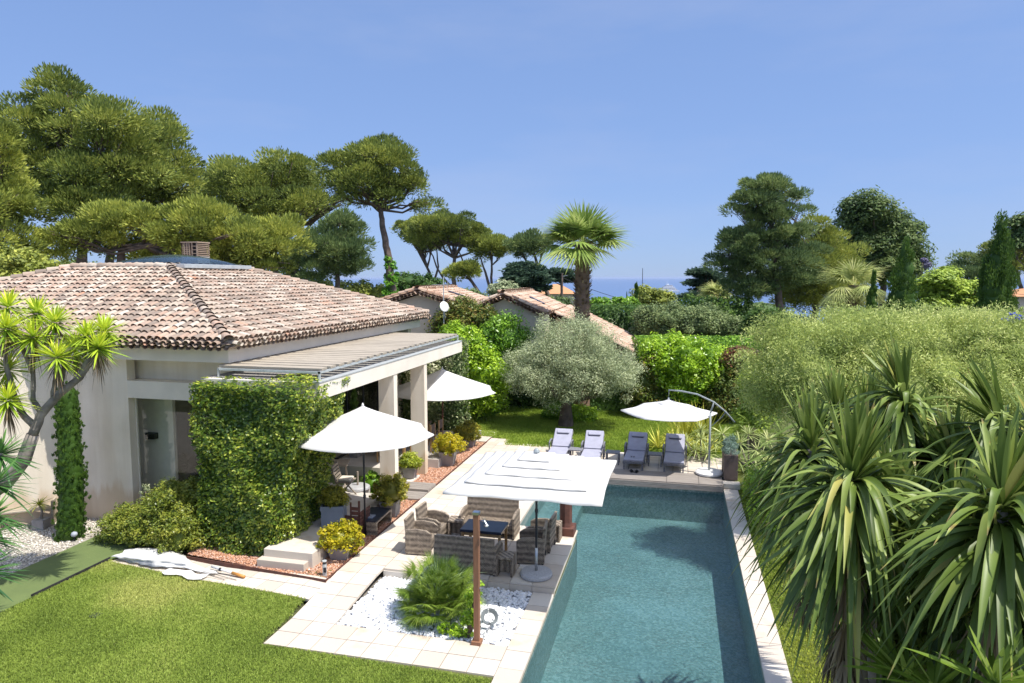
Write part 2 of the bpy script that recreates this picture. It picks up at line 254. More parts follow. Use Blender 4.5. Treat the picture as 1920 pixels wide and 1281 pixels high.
class MB:
    def __init__(s): s.v=[]; s.f=[]; s.r=[]
    def add(s,V,Fc,r=None):
        b=len(s.v); s.v+= [tuple(map(float,x)) for x in V]; s.f+=[tuple(i+b for i in f) for f in Fc]
        s.r+=[random.random() if r is None else r]*len(V); return s
    def box(s,x0,x1,y0,y1,z0,z1,M=None,r=None):
        V=[Vector((x,y,z)) for z in (z0,z1) for x,y in ((x0,y0),(x1,y0),(x1,y1),(x0,y1))]
        if M is not None: V=[M@v for v in V]
        return s.add(V,[(3,2,1,0),(4,5,6,7),(0,1,5,4),(1,2,6,5),(2,3,7,6),(3,0,4,7)],r)
    def prism(s,poly,z0,z1,M=None,r=None):
        n=len(poly); V=[Vector((x,y,z)) for z in (z0,z1) for x,y in poly]
        if M is not None: V=[M@v for v in V]
        return s.add(V,[tuple(range(n-1,-1,-1)),tuple(range(n,2*n))]+[(i,(i+1)%n,n+(i+1)%n,n+i) for i in range(n)],r)
    def tube(s,path,rads,n=8,cap=True,r=None,M=None):
        P=[Vector(p) for p in path]; V=[]; Fc=[]
        if not hasattr(rads,'__len__'): rads=[rads]*len(P)
        ref=Vector((0,0,1))
        d0=(P[1]-P[0]).normalized()
        if abs(d0.z)>.9: ref=Vector((1,0,0))
        for i,p in enumerate(P):
            d=(P[min(i+1,len(P)-1)]-P[max(i-1,0)]).normalized(); a=d.cross(ref).normalized(); b=a.cross(d)
            for k in range(n):
                t=2*PI*k/n; V.append(p+(a*math.cos(t)+b*math.sin(t))*rads[i])
        for i in range(len(P)-1):
            for k in range(n): Fc.append((i*n+k,i*n+(k+1)%n,(i+1)*n+(k+1)%n,(i+1)*n+k))
        if cap: Fc+= [tuple(range(n-1,-1,-1)),tuple(range((len(P)-1)*n,len(P)*n))]
        if M is not None: V=[M@v for v in V]
        return s.add(V,Fc,r)
    def bar(s,a,b,w,h=None,M=None):
        h=h or w; a=Vector(a); b=Vector(b); d=(b-a).normalized(); ref=Vector((0,0,1)) if abs(d.z)<.95 else Vector((0,1,0))
        sd=d.cross(ref).normalized()*w/2; u=sd.cross(d).normalized()*h/2
        V=[p+x*sd+y*u for p in (a,b) for x,y in ((-1,-1),(1,-1),(1,1),(-1,1))]
        if M is not None: V=[M@v for v in V]
        return s.add(V,[(3,2,1,0),(4,5,6,7),(0,1,5,4),(1,2,6,5),(2,3,7,6),(3,0,4,7)])
    def lathe(s,prof,cx=0,cy=0,n=20,r=None,sq=False):
        V=[];Fc=[]
        for (rr,z) in prof:
            for k in range(n):
                t=2*PI*k/n
                V.append((cx+rr*math.cos(t),cy+rr*math.sin(t),z))
        for i in range(len(prof)-1):
            for k in range(n): Fc.append((i*n+k,i*n+(k+1)%n,(i+1)*n+(k+1)%n,(i+1)*n+k))
        Fc+= [tuple(range(n-1,-1,-1)),tuple(range((len(prof)-1)*n,len(prof)*n))]
        return s.add(V,Fc,r)
    def sqpot(s,h,b,t,th=.02,rot=0):   # tapered square pot with rim, base half width b, top half width t
        prof=[(b,0),(t*.93,h*.78),(t*.93,h*.80),(t,h*.80),(t,h),(t-th*1.6,h),(t-th*1.8,h*.86)]
        V=[];Fc=[];k2=math.sqrt(2)
        for rr,z in prof:
            for k in range(4):
                a=PI/4+k*PI/2+rot; V.append((rr*k2*math.cos(a),rr*k2*math.sin(a),z))
        for i in range(len(prof)-1):
            for k in range(4): Fc.append((i*4+k,i*4+(k+1)%4,(i+1)*4+(k+1)%4,(i+1)*4+k))
        n=len(prof); Fc+=[(3,2,1,0),tuple(range(4*n-4,4*n))]
        return s.add(V,Fc)
    def build(s,name,m,parent=None,smooth=False,bevel=0,loc=None):
        me=bpy.data.meshes.new(name); me.from_pydata(s.v,[],s.f); me.update()
        a=me.attributes.new('rnd','FLOAT','POINT'); a.data.foreach_set('value',np.asarray(s.r,np.float32))
        if smooth: me.polygons.foreach_set('use_smooth',[True]*len(me.polygons))
        me.materials.append(m); o=bpy.data.objects.new(name,me); C.objects.link(o)
        if parent is not None: o.parent=parent
        if loc is not None: o.location=loc
        if bevel:
            b=o.modifiers.new('bevel','BEVEL'); b.width=bevel; b.segments=2; b.limit_method='ANGLE'
        return o
def tag(o,label=None,cat=None,group=None,kind=None):
    if label: o['label']=label
    if cat: o['category']=cat
    if group: o['group']=group
    if kind: o['kind']=kind
    return o
def struct(o): o['kind']='structure'; return o
def thing(name,label,cat,loc=(0,0,0),rz=0,group=None):
    o=bpy.data.objects.new(name,None); C.objects.link(o); o.location=Vector(loc); o.rotation_euler=(0,0,rz); o.empty_display_size=.2
    return tag(o,label,cat,group)
def dup(root,loc,rz,label,group=None):
    def cp(o,par):
        c=o.copy(); C.objects.link(c); c.parent=par
        for ch in kids[o.name]: cp(ch,c)
        return c
    kids={}
    def walk(o):
        kids[o.name]=[x for x in o.children]
        for x in kids[o.name]: walk(x)
    walk(root); r=cp(root,None); r.location=loc; r.rotation_euler=(0,0,rz); r['label']=label
    if group: r['group']=group
    return r
def nrm(a): return a/np.maximum(np.linalg.norm(a,axis=-1,keepdims=True),1e-9)
def rdir(n): return nrm(R.normal(size=(n,3)))
UPV=np.array([0,0,1.0])
def blades_geo(B,D,L,W,droop,segs=5,fold=0.,pw=3.,base=.55,rnd=None,side=None):
    n=len(B); D=nrm(D); L=np.broadcast_to(L,(n,)); W=np.broadcast_to(W,(n,)); droop=np.broadcast_to(droop,(n,))
    if side is None:
        side=np.cross(D,UPV); bad=np.linalg.norm(side,axis=1)<.15; side[bad]=np.cross(D[bad],rdir(bad.sum()))
        side=nrm(side+R.normal(size=(n,3))*.15)
    t=np.linspace(0,1,segs+1)[None,:,None]
    P=B[:,None,:]+D[:,None,:]*(L[:,None,None]*t)-UPV*(droop*L)[:,None,None]*t**2
    wd=(W[:,None]/2)*((base+(1-base)*np.sin(np.minimum(t[0,:,0]*2.5,1)*PI/2))*(1-t[0,:,0]**pw))[None,:]
    wd=np.maximum(wd,W[:,None]*.03)
    off=side[:,None,:]*wd[:,:,None]
    if rnd is None: rnd=R.random(n)
    if fold:
        T=nrm(np.gradient(P,axis=1)); nn=np.cross(side[:,None,:],T); c=P-nn*(wd*fold)[:,:,None]
        V=np.stack([P-off,c,P+off],2); k=3
    else: V=np.stack([P-off,P+off],2); k=2
    V=V.reshape(n,-1,3); m=(segs+1)*k
    fr=[]
    for i in range(segs):
        for j in range(k-1): fr.append((i*k+j,i*k+j+1,(i+1)*k+j+1,(i+1)*k+j))
    Fc=(np.arange(n)[:,None,None]*m+np.array(fr)[None]).reshape(-1,4)
    return V.reshape(-1,3),Fc,np.repeat(rnd,m)
def join(gs):
    Vs=[];Fs=[];Rs=[];b=0
    for V,Fc,r in gs: Vs.append(V);Fs.append(Fc+b);Rs.append(r);b+=len(V)
    return np.concatenate(Vs),np.concatenate(Fs),np.concatenate(Rs)
def quads_geo(P,Nn,size,aspect,rnd,axis=None):
    n=len(P)
    A=nrm(np.cross(Nn,rdir(n))) if axis is None else nrm(axis)
    Bv=nrm(np.cross(Nn,A)); s=np.broadcast_to(size,(n,))[:,None]*R.uniform(.7,1.3,(n,1))
    V=np.stack([P-A*s*.5,P+Bv*s*aspect*.5,P+A*s*.5,P-Bv*s*aspect*.5],1).reshape(-1,3)
    return V,np.arange(4*n).reshape(n,4),np.repeat(rnd,4)
def puffs_of(lobes,npuff,rp,inner=.5,bias=.25,sep=0):
    lb=np.array([l[:6] for l in lobes],float); area=(lb[:,3]*lb[:,4]+lb[:,3]*lb[:,5]+lb[:,4]*lb[:,5]); k=R.choice(len(lb),npuff,p=area/area.sum())
    u=rdir(npuff); u[:,2]+=bias; u=nrm(u); fr=R.uniform(inner,1.0,(npuff,1))**.6
    fr=fr*(1+.16*R.normal(size=(npuff,1)))
    c=lb[k,:3]+u*lb[k,3:6]*fr
    if sep:
        keep=[]; K=np.zeros((0,3)); sc=np.array([1,1,1.5])
        for i in range(npuff):
            if len(keep)==0 or (np.linalg.norm((K-c[i])*sc,axis=1)>sep*rp).all(): keep.append(i); K=np.vstack([K,c[i]])
        c,u=c[keep],u[keep]; npuff=len(keep)
    return c,rp*R.uniform(.65,1.35,npuff),u
def foliage_geo(lobes,npuff,rp,per,size,aspect=.5,mode='leaf',flat=.8,inner=.5,bias=.25,upw=.5,ex=.38,hemi=0.,sep=0):
    c,r,u0=puffs_of(lobes,npuff,rp,inner,bias,sep); npuff=len(c)
    n=npuff*per; ci=np.repeat(np.arange(npuff),per); u=rdir(n); u[:,2]+=hemi; u=nrm(u); P=c[ci]+u*(r[ci]*R.random(n)**ex*(1+.12*R.normal(size=n)))[:,None]*np.array([1,1,flat])
    rn=.5*R.random(npuff)[ci]+.5*R.random(n)
    if mode=='leaf':
        Nn=nrm(u*.8+UPV*upw+rdir(n)*.7); return quads_geo(P,Nn,size,aspect,rn)
    ax={'needle':nrm(u*.8+u0[ci]*.35+UPV*.45+rdir(n)*.35),'hang':nrm(rdir(n)*1.0+np.array([0,0,-.55])),'flat':nrm(u*np.array([1,1,.25])+rdir(n)*.3),'up':nrm(UPV*1.2+u*.5+rdir(n)*.3)}[mode]
    Nn=nrm(np.cross(ax,rdir(n))); return quads_geo(P,Nn,size,aspect,rn,axis=ax)
def ellcore(lobes,k=.82,n=10):
    V=[];Fc=[];b=0
    for l in lobes:
        for i in range(n+1):
            for j in range(2*n):
                a=PI*i/n; t=PI*j/n; jit=1+.06*math.sin(5*t+3*a)
                V.append((l[0]+l[3]*k*jit*math.sin(a)*math.cos(t),l[1]+l[4]*k*jit*math.sin(a)*math.sin(t),l[2]+l[5]*k*jit*math.cos(a)))
        for i in range(n):
            for j in range(2*n): Fc.append((b+i*2*n+j,b+(i+1)*2*n+j,b+(i+1)*2*n+(j+1)%(2*n),b+i*2*n+(j+1)%(2*n)))
        b+=(n+1)*2*n
    return np.array(V),np.array(Fc),np.full(len(V),.3)
_K=R.normal(size=(14,3)); _PH=R.uniform(0,2*PI,14)
def pn(P,sc): return np.clip(np.sin(P@(_K.T*sc)+_PH).sum(1)/4.2,-1.4,1.4)
def pxl(px,py,rx,ry,D,dd=0,rd=.85):   # ellipsoid at a surveyed place: centre and radii
    p=at(px,py,D+dd); a=sz(rx,D+dd); return [p[0],p[1],p[2],a,a*rd,sz(ry,D+dd)]
def knob(L,k=4,s=.42,sh=.9):
    out=[[*l[:3],l[3]*sh,l[4]*sh,l[5]*sh] for l in L]
    for l in L:
        for _ in range(k):
            u=rdir(1)[0]; u[2]=abs(u[2])*.8-.15; u/=np.linalg.norm(u); q=s*R.uniform(.7,1.3)
            out.append([l[0]+u[0]*l[3]*.85,l[1]+u[1]*l[4]*.85,l[2]+u[2]*l[5]*.85,l[3]*q,l[4]*q,l[5]*q*1.05])
    return out
def rel(lobes,o): return [[l[0]-o[0],l[1]-o[1],l[2]-o[2],*l[3:6]] for l in lobes]
def trunkpath(pts,n=5,wob=.03):
    out=[]
    P=[Vector(p) for p in pts]
    for i in range(len(P)-1):
        L=(P[i+1]-P[i]).length
        for k in range(n):
            q=P[i].lerp(P[i+1],k/n)
            if k: q=q+Vector(R.normal(size=3))*wob*L*.5
            out.append(q)
    out.append(P[-1]); return out
def tree(name,label,cat,lobes,leaf,base,trunk,r0,npuff,rp,per,size,aspect=.5,mode='leaf',flat=.8,inner=.5,limbs=True,core=False,bark=None,group=None,bias=.25,extra=None,upw=.5,lr=None,ex=.38,hemi=0.,sep=0,ls=.75):
    """trunk: list of world points from the ground up; lobes: world ellipsoids"""
    root=thing(name,label,cat,base,group=group); b=Vector(base); bark=bark or M_bark
    if trunk:
        mb=MB(); P=trunkpath([Vector(p)-b for p in trunk]); m=len(P); mb.tube(P,[r0*(1-.6*i/(m-1)) for i in range(m)],n=9)
        if limbs:
            top=P[-1]; lo=P[0]
            for i,l in enumerate(lobes):
                c=Vector(l[:3])-b; s=top if i%2 else P[min(m-1,int(m*ls))]
                mid=s.lerp(c,.5)+Vector((R.normal()*.15,R.normal()*.15,-.12*(c-s).length)); q=r0*(lr or .32)
                mb.tube([s,s.lerp(mid,.6),mid,mid.lerp(c,.55)+Vector((0,0,.05)),c],[q,q*.8,q*.65,q*.5,q*.2],n=6)
                for _ in range(3):
                    e=c+Vector((R.uniform(-1,1)*l[3],R.uniform(-1,1)*l[4],R.uniform(-.2,.8)*l[5]))*.75
                    mb.tube([mid,mid.lerp(e,.5)+Vector((0,0,.1)),e],[q*.45,q*.3,q*.1],n=5)
        if extra: 
            for path,rr in extra: 
                pp=trunkpath([Vector(p)-b for p in path],3); mb.tube(pp,[rr*(1-.7*i/(len(pp)-1)) for i in range(len(pp))],n=7)
        mb.build('trunk',bark,root,smooth=True)
    rl=rel(lobes,base)
    g=[foliage_geo(rl,npuff,rp,per,size,aspect,mode,flat,inner,bias,upw,ex,hemi,sep)]
    if core: g.append(ellcore(rl,core if core is not True else .8))
    V,Fc,r=join(g); npmesh('crown',V,Fc,leaf,root,r)
    return root
def boxhedge(name,label,x0,x1,y0,y1,z0,z1,leaf,dens,size,aspect=.55,bump=.12,rz=0,cx=0,cy=0,cat='hedge',group=None,core=True,shear=0):
    """clipped hedge; extents in its own frame, turned rz about its base (cx,cy)"""
    root=thing(name,label,cat,(cx,cy,z0),rz,group); h=z1-z0; lx,ly=x1-x0,y1-y0
    parts=[]
    for ax,(a,b_) in enumerate(((ly,h),(lx,h),(lx,ly))):
        for sgn in (0,1):
            if ax==2 and sgn==0: continue
            n=int(a*b_*dens)
            if n<4: continue
            s,t=R.random(n),R.random(n)
            if ax==0: P=np.stack([np.full(n,x1 if sgn else x0),y0+s*ly,t*h],1); Nn=np.array([1. if sgn else -1,0,0])
            elif ax==1: P=np.stack([x0+s*lx,np.full(n,y1 if sgn else y0),t*h],1); Nn=np.array([0,1. if sgn else -1,0])
            else: P=np.stack([x0+s*lx,y0+t*ly,np.full(n,h)],1); Nn=np.array([0,0,1.])
            wv=.6*pn(P,2.2)+.4*pn(P+3,6.5)
            P=P+Nn*(bump*wv-R.random(n)**1.6*size*2.4+size*.5)[:,None]
            # soften the arrises
            parts.append(quads_geo(P,nrm(Nn*.9+UPV*.45+rdir(n)*.75),size,aspect,np.clip(.48+.2*wv+R.normal(size=n)*.27,0,1)))
    V,Fc,r=join(parts)
    if core:
        m=MB(); i=size*1.3+bump*.6; m.box(x0+i,x1-i,y0+i,y1-i,0,h-i,r=.3); cv=np.array(m.v); cf=np.array(m.f); V,Fc,r=join([(V,Fc,r),(cv,cf,np.full(8,.3))])
    if shear: V[:,0]+=shear*(V[:,2]/h)*np.clip((V[:,0]-x0)/lx,0,1)
    npmesh('foliage',V,Fc,leaf,root,r); return root
def bush(name,label,lobes,leaf,npuff,rp,per,size,aspect=.55,mode='leaf',core=.8,base=None,cat='shrub',group=None,inner=.75,flat=.85,stem=True,bias=.3,ex=.38,hemi=0,sep=0):
    if base is None:
        x=sum(l[0] for l in lobes)/len(lobes); y=sum(l[1] for l in lobes)/len(lobes); base=(x,y,hz(y))
    root=thing(name,label,cat,base,group=group); rl=rel(lobes,base)
    g=[foliage_geo(rl,npuff,rp,per,size,aspect,mode,flat,inner,bias,.5,ex,hemi,sep)]
    if core: g.append(ellcore(rl,core))
    V,Fc,r=join(g); npmesh('foliage',V,Fc,leaf,root,r)
    if stem:
        mb=MB()
        for l in rl: mb.tube([(0,0,0),(l[0]*.5,l[1]*.5,l[2]*.55),(l[0],l[1],l[2])],[.06,.045,.02],n=6)
        mb.build('stem',M_bark,root,smooth=True)
    return root
# ================================================================ SETTING
def sm(t): t=min(1,max(0,t)); return t
def zpath(y): return .15*sm((y-10.9)/1.7)
def zL(x,y): return zpath(y)*sm((x+9.5)/2.3)
def inpool(x,y): return (-2.27<x<1.47 and 2<y<16.12) or (-3.74<x<1.47 and 16.12<=y<20.75)
def gridsheet(name,xs,ys,zf,m,skip=None,parent=None):
    V=[(x,y,zf(x,y)) for y in ys for x in xs]; n=len(xs); Fc=[]
    for j in range(len(ys)-1):
        for i in range(n-1):
            if skip and skip((xs[i]+xs[i+1])/2,(ys[j]+ys[j+1])/2): continue
            Fc.append((j*n+i,j*n+i+1,(j+1)*n+i+1,(j+1)*n+i))
    return npmesh(name,V,Fc,m,parent,np.random.default_rng(1).random(len(V)))
M_ground=mat('dry garden ground',(.11,.12,.045),(.07,.075,.03),scale=.5,rough=1)
M_lawn=mat('lawn soil and thatch',(.13,.16,.035),(.10,.10,.035),scale=1.2,rough=1,bump=.5,bscale=60)
M_lawnF=mat('far lawn thatch',(.10,.15,.03),(.06,.09,.02),scale=2.0,rough=1,bump=.5,bscale=60)
M_moss=mat('mossy lawn',(.13,.16,.02),(.07,.085,.012),scale=3.5,rough=1,bump=.8,bscale=70)
M_turf=mat('artificial turf',(.15,.20,.065),(.12,.165,.055),scale=1.5,rough=.9,bump=.6,bscale=150)
xs=[-3000,-800,-300,-150,-90,-60,-40,-30,-20,-12,-8,-6,-3.74,-2.27,0,1.47,4,8,14,22,34,60,100,200,400,1200,4000]
ys=[-60,-20,-5,0,2,6,10,13,16.12,18,20.75,24,28,32,36,42,50,60,80,110,150,200,260,340,450,470]
g=gridsheet('ground',xs,ys,lambda x,y: (-.07 if y<42 else hz(y)-.07)+(0 if abs(x)<40 else .8*math.sin(x*.05)*min(1,(abs(x)-40)/40)*(y>30)),M_ground,inpool); struct(g)
# sea
m,t,p=nodes('sea water'); p.inputs['Base Color'].default_value=(.02,.06,.16,1); p.inputs['Roughness'].default_value=.28; p.inputs['Specular IOR Level'].default_value=.35
tc=N(t,'TexCoord'); mp=N(t,'Mapping'); mp.inputs['Scale'].default_value=(.004,.03,.03); t.links.new(tc.outputs['Object'],mp.inputs[0]); n=N(t,'TexNoise'); n.inputs['Scale'].default_value=1.5; n.inputs['Detail'].default_value=8
t.links.new(mp.outputs[0],n.inputs['Vector']); r=ramp(t,[(.35,(.07,.125,.25)),(.65,(.10,.165,.31))]); t.links.new(n.outputs['Fac'],r.inputs['Fac']); t.links.new(r.outputs['Color'],p.inputs['Base Color'])
b=N(t,'Bump'); b.inputs['Strength'].default_value=.6; b.inputs['Distance'].default_value=.6; t.links.new(n.outputs['Fac'],b.inputs['Height']); t.links.new(b.outputs['Normal'],p.inputs['Normal'])
SEA=-30.0
mb=MB(); mb.add([(-90000,300,SEA),(90000,300,SEA),(90000,120000,SEA),(-90000,120000,SEA)],[(0,1,2,3)]); struct(mb.build('sea',m))
# near lawn and others
fr=lambda a,b,n:[a+(b-a)*i/n for i in range(n+1)]
struct(gridsheet('lawn',fr(-34,-12,10)+[-11,-10,-9,-8.2,-7.6,-7,-6.5,-6,-5,-4,-2.72],fr(2,9.6,8)+[10,10.5,11,11.5,12,12.5,12.7],lambda x,y:zL(x,y)-.03,M_lawn,lambda x,y:x>-6.8 and y>10.2))
struct(gridsheet('far_lawn',fr(-14,3.4,10),fr(23.9,33,10),lambda x,y:.11,M_lawnF))
struct(gridsheet('side_lawn',fr(1.87,9,6),fr(2,24,14),lambda x,y:-.02,M_moss))
struct(gridsheet('turf_strip',[-13.7,-13,-12.3],fr(2,13.7,10),lambda x,y:zL(x,y)+.005,M_turf))
mb=MB(); mb.add([(-12.3,12.2,.006),(-11.6,12.75,.01),(-11.7,13.7,.01),(-12.3,13.7,.005)],[(0,1,2,3)]); struct(mb.build('turf_corner',M_turf))
mb=MB(); mb.bar((-12.28,12.3,.02),(-12.32,10.4,.02),.02,.06); struct(mb.build('turf_edging',M_rubb))
mb=MB(); mb.add([(-14,13.72,.0),(-12.2,13.72,.0),(-11.75,13.05,.0),(-8.7,12.68,.0),(-8.4,15,.0),(-14,15,0)],[tuple(range(6))]); struct(mb.build('soil_bed',M_soil))
def inpoly(x,y,P):
    c=np.zeros(len(x),bool); j=len(P)-1
    for i in range(len(P)):
        xi,yi=P[i]; xj,yj=P[j]
        c^=((yi>y)!=(yj>y))&(x<(xj-xi)*(y-yi)/(yj-yi+1e-12)+xi); j=i
    return c
def grassof(name,poly,zf,dens,size,asp,leaf,label_kind='stuff'):
    a=np.array(poly); x0,y0=a.min(0); x1,y1=a.max(0); n=int((x1-x0)*(y1-y0)*dens)
    x=R.uniform(x0,x1,n); y=R.uniform(y0,y1,n); k=inpoly(x,y,poly); x,y=x[k],y[k]; n=len(x); x=x+R.normal(size=n)*.022; y=y+R.normal(size=n)*.022
    z=np.array([zf(a,b) for a,b in zip(x,y)])
    ax=nrm(UPV+R.normal(size=(n,3))*.45); pat=.5+.42*pn(np.stack([x,y,0*x],1),.55)+.30*pn(np.stack([x,y,0*x+5],1),1.9); rn=np.clip(.55*pat+.45*R.random(n),0,1)
    P=np.stack([x,y,z],1)+ax*size*.4
    V,Fc,r=quads_geo(P,nrm(np.cross(ax,rdir(n))),size,asp,rn,axis=ax)
    o=npmesh(name,V,Fc,leaf,None,r); o['kind']='stuff'; return o
lawnP=[(-12.3,7),(-12.3,10.4),(-12.25,12.3),(-11.95,12.16),(-6.95,11.52),(-6.9,9.93),(-2.72,9.85),(-2.72,7)]
bx=[8.2,12.3]
grassof('grass',lawnP,lambda x,y:zL(x,y)-.022,6500,.050,.36,L_grass)
lawn2=[(-10.4,31.5),(-8.35,26.0),(-7.6,25.3),(-6.25,25.0),(-6.1,24.02),(1.2,24.02),(2.4,26),(2.6,31.5)]
grassof('far_grass',lawn2,lambda x,y:.11,1500,.10,.30,L_grassF)
grassof('side_grass',[(1.9,8),(1.9,21),(6,21),(6,8)],lambda x,y:-.02,1200,.05,.5,leafm('moss blades',(.06,.10,.012),(.14,.19,.02),(.26,.28,.04),nscale=1))
# gravel of pale stones by the wall
def stones(name,poly,zf,n,r0,flat,m,seed,wob=.25):
    rg=np.random.default_rng(seed); a=np.array(poly); x0,y0=a.min(0); x1,y1=a.max(0); k=int(n*1.0*(x1-x0)*(y1-y0)/max(.01,abs(sum(poly[i-1][0]*poly[i][1]-poly[i][0]*poly[i-1][1] for i in range(len(poly)))/2)))
    x=rg.uniform(x0,x1,k); y=rg.uniform(y0,y1,k); q=inpoly(x,y,poly); x,y=x[q],y[q]; k=len(x)
    T=[]; ph=(1+5**.5)/2
    for s in (-1,1):
        for c in (-ph,ph): T+=[(0,s,c),(s,c,0),(c,0,s)]
    T=np.array(T,float); T/=np.linalg.norm(T[0])
    fcs=[]
    for i in range(12):
        for j in range(i+1,12):
            for l in range(j+1,12):
                d=[np.linalg.norm(T[i]-T[j]),np.linalg.norm(T[j]-T[l]),np.linalg.norm(T[i]-T[l])]
                if max(d)<1.1:
                    nn=np.cross(T[j]-T[i],T[l]-T[i]); fcs.append((i,j,l) if nn@(T[i]+T[j]+T[l])>0 else (i,l,j))
    rs=r0*rg.uniform(.55,1.3,k); sc=np.stack([rs*rg.uniform(.8,1.35,k),rs*rg.uniform(.7,1.0,k),rs*flat*rg.uniform(.7,1.2,k)],1)
    th=rg.uniform(0,2*PI,k); V=T[None]*(1+rg.normal(size=(k,12,1))*wob*.5)*sc[:,None,:]
    ct,st=np.cos(th)[:,None],np.sin(th)[:,None]; X=V[:,:,0]*ct-V[:,:,1]*st; Y=V[:,:,0]*st+V[:,:,1]*ct
    tl=rg.normal(size=(k,1))*.35; Z=V[:,:,2]+X*tl
    z=np.array([zf(a,b) for a,b in zip(x,y)])+rg.uniform(0,1,k)*r0*.7
    V=np.stack([X+x[:,None],Y+y[:,None],Z+z[:,None]],2)
    Fc=(np.arange(k)[:,None,None]*12+np.array(fcs)[None]).reshape(-1,3)
    o=npmesh(name,V.reshape(-1,3),Fc,m,None,np.repeat(rg.random(k),12),smooth=True); o['kind']='stuff'; return o
M_peb=rndmat('white pebbles',[(.1,(.66,.68,.72)),(.5,(.80,.81,.83)),(.9,(.88,.88,.88))],rough=.6,mixf=.1)
M_red=rndmat('red crushed brick',[(.1,(.26,.13,.085)),(.35,(.47,.225,.125)),(.65,(.60,.33,.20)),(.9,(.70,.52,.42))],rough=.9,mixf=.1)
M_cgr=rndmat('cream gravel stones',[(.1,(.36,.32,.27)),(.5,(.60,.55,.47)),(.9,(.78,.74,.66))],rough=.9,mixf=.1)
M_bedP=mat('pebble bed base',(.34,.35,.38),(.22,.23,.26),scale=30,rough=1); M_bedR=mat('brick gravel base',(.30,.13,.09),(.20,.09,.06),scale=30,rough=1)
M_bedC=mat('gravel base',(.50,.46,.39),(.34,.31,.27),scale=25,rough=1,bump=.8,bscale=60)
struct(gridsheet('gravel_bed',fr(-34,-13.7,8),fr(2,16,6),lambda x,y:.0,M_bedC))
stones('gravel',[(-18.5,8.5),(-13.72,8.5),(-13.72,13.7),(-12.3,13.75),(-13,14.4),(-18.5,14.4)],lambda x,y:.004,17000,.022,.6,M_cgr,3)
struct(gridsheet('pebble_bed',[-5.95,-2.69],[10.86,12.96],lambda x,y:-.045+zpath(y)*.45*0,M_bedP))
stones('pebbles',[(-5.93,10.88),(-2.72,10.88),(-2.72,12.94),(-5.93,12.94)],lambda x,y:-.035,5200,.040,.62,M_peb,4)
redz=lambda x,y:zpath(y)*.9-.03
redA=[(-10.6,12.72),(-9.45,12.57),(-6.87,12.2),(-6.87,17.38),(-8.0,17.38),(-8.0,14.5),(-10.6,14)]
redB=[(-8.1,18.75),(-6.87,18.75),(-6.87,24.9),(-8.1,24.9)]
for nm,P in (('brick_gravel_bed',redA),('brick_gravel_strip',redB)):
    mb=MB(); mb.add([(x,y,redz(x,y)-.0) for x,y in P],[tuple(range(len(P)))]); struct(mb.build(nm,M_bedR))
stones('brick_gravel',redA,redz,26000,.017,.7,M_red,5); stones('far_brick_gravel',redB,redz,13000,.018,.7,M_red,6)
mb=MB(); mb.bar((-10.6,12.70,.02),(-6.84,12.14,.12),.018,.10); mb.bar((-6.86,12.14,.11),(-6.86,17.4,.13),.018,.10); mb.bar((-6.86,18.7,.13),(-6.86,25,.13),.018,.10); struct(mb.build('gravel_edging',M_rust))
# paving ------------------------------------------------------------
class Tiles:
    def __init__(s): s.mb=MB()
    def rect(s,x0,x1,y0,y1,nx,ny,zf,th=.05,gap=.013,M=None,offset=False):
        for j in range(ny):
            for i in range(nx):
                a=x0+(x1-x0)*i/nx; b=x0+(x1-x0)*(i+1)/nx; c=y0+(y1-y0)*j/ny; d=y0+(y1-y0)*(j+1)/ny
                a+=gap/2;b-=gap/2;c+=gap/2;d-=gap/2; j_=random.uniform(-.0015,.0015)
                Q=[(a,c),(b,c),(b,d),(a,d)]
                if M is not None: Q=[(M@Vector((x,y,0))).xy for x,y in Q]
                s.mb.add([(x,y,zf(x,y)-th) for x,y in Q]+[(x,y,zf(x,y)+j_) for x,y in Q],[(4,5,6,7),(0,1,5,4),(1,2,6,5),(2,3,7,6),(3,0,4,7)])
zp=lambda x,y:zpath(y)
T=Tiles()
T.rect(-6.84,-5.95,9.95,24.35,2,32,zp)                       # long walk
T.rect(-5.95,-2.70,9.95,10.85,7,2,lambda x,y:0)              # band below pebbles
T.rect(-5.95,-3.76,16.13,24.35,5,18,zp)                      # beside the wide pool
T.rect(-3.76,1.85,21.80,23.95,12,5,zp)                       # under the loungers
M7=Matrix.Translation((-6.86,11.50,0))@Matrix.Rotation(rad(-7.3),4,'Z')
T.rect(-5.35,-.0,.0,.80,12,2,zL,M=M7)                        # garden walk
T.rect(-8.4,-6.86,24.95,26.2,3,3,lambda x,y:.14); T.rect(-8.4,-6.1,24.35,24.95,5,1,lambda x,y:.148)
M8=Matrix.Translation((-8.45,25.9,0))@Matrix.Rotation(rad(22),4,'Z')
T.rect(-1.9,.0,.0,6.5,4,13,lambda x,y:.14,M=M8)
struct(T.mb.build('paving',M_pave))
T=Tiles(); T.rect(-2.70,-2.27,2.5,12.95,1,19,lambda x,y:0,th=.07,gap=.010); T.rect(1.47,1.88,2.5,20.9,1,29,lambda x,y:0,th=.07,gap=.010)
T.rect(-3.99,-3.74,16.12,20.7,1,8,lambda x,y:.153,th=.07,gap=.010)
struct(T.mb.build('pool_coping',M_pave))
T=Tiles(); T.rect(-5.95,-2.72,12.97,16.12,7,7,lambda x,y:.15,th=.04); T.rect(-2.72,-2.24,12.95,16.12,1,6,lambda x,y:.152,th=.04,gap=.010)
struct(T.mb.build('terrace',M_pave))
mb=MB(); mb.box(-5.93,-2.29,12.99,16.10,-.06,.105); 
for i in range(7):
    a=-5.95+3.23*i/7; mb.box(a+.004,a+3.23/7-.004,12.952,12.99,-.06,.105)
mb.box(-2.715,-2.262,12.952,12.99,-.03,.105); struct(mb.build('terrace_riser',M_pave))
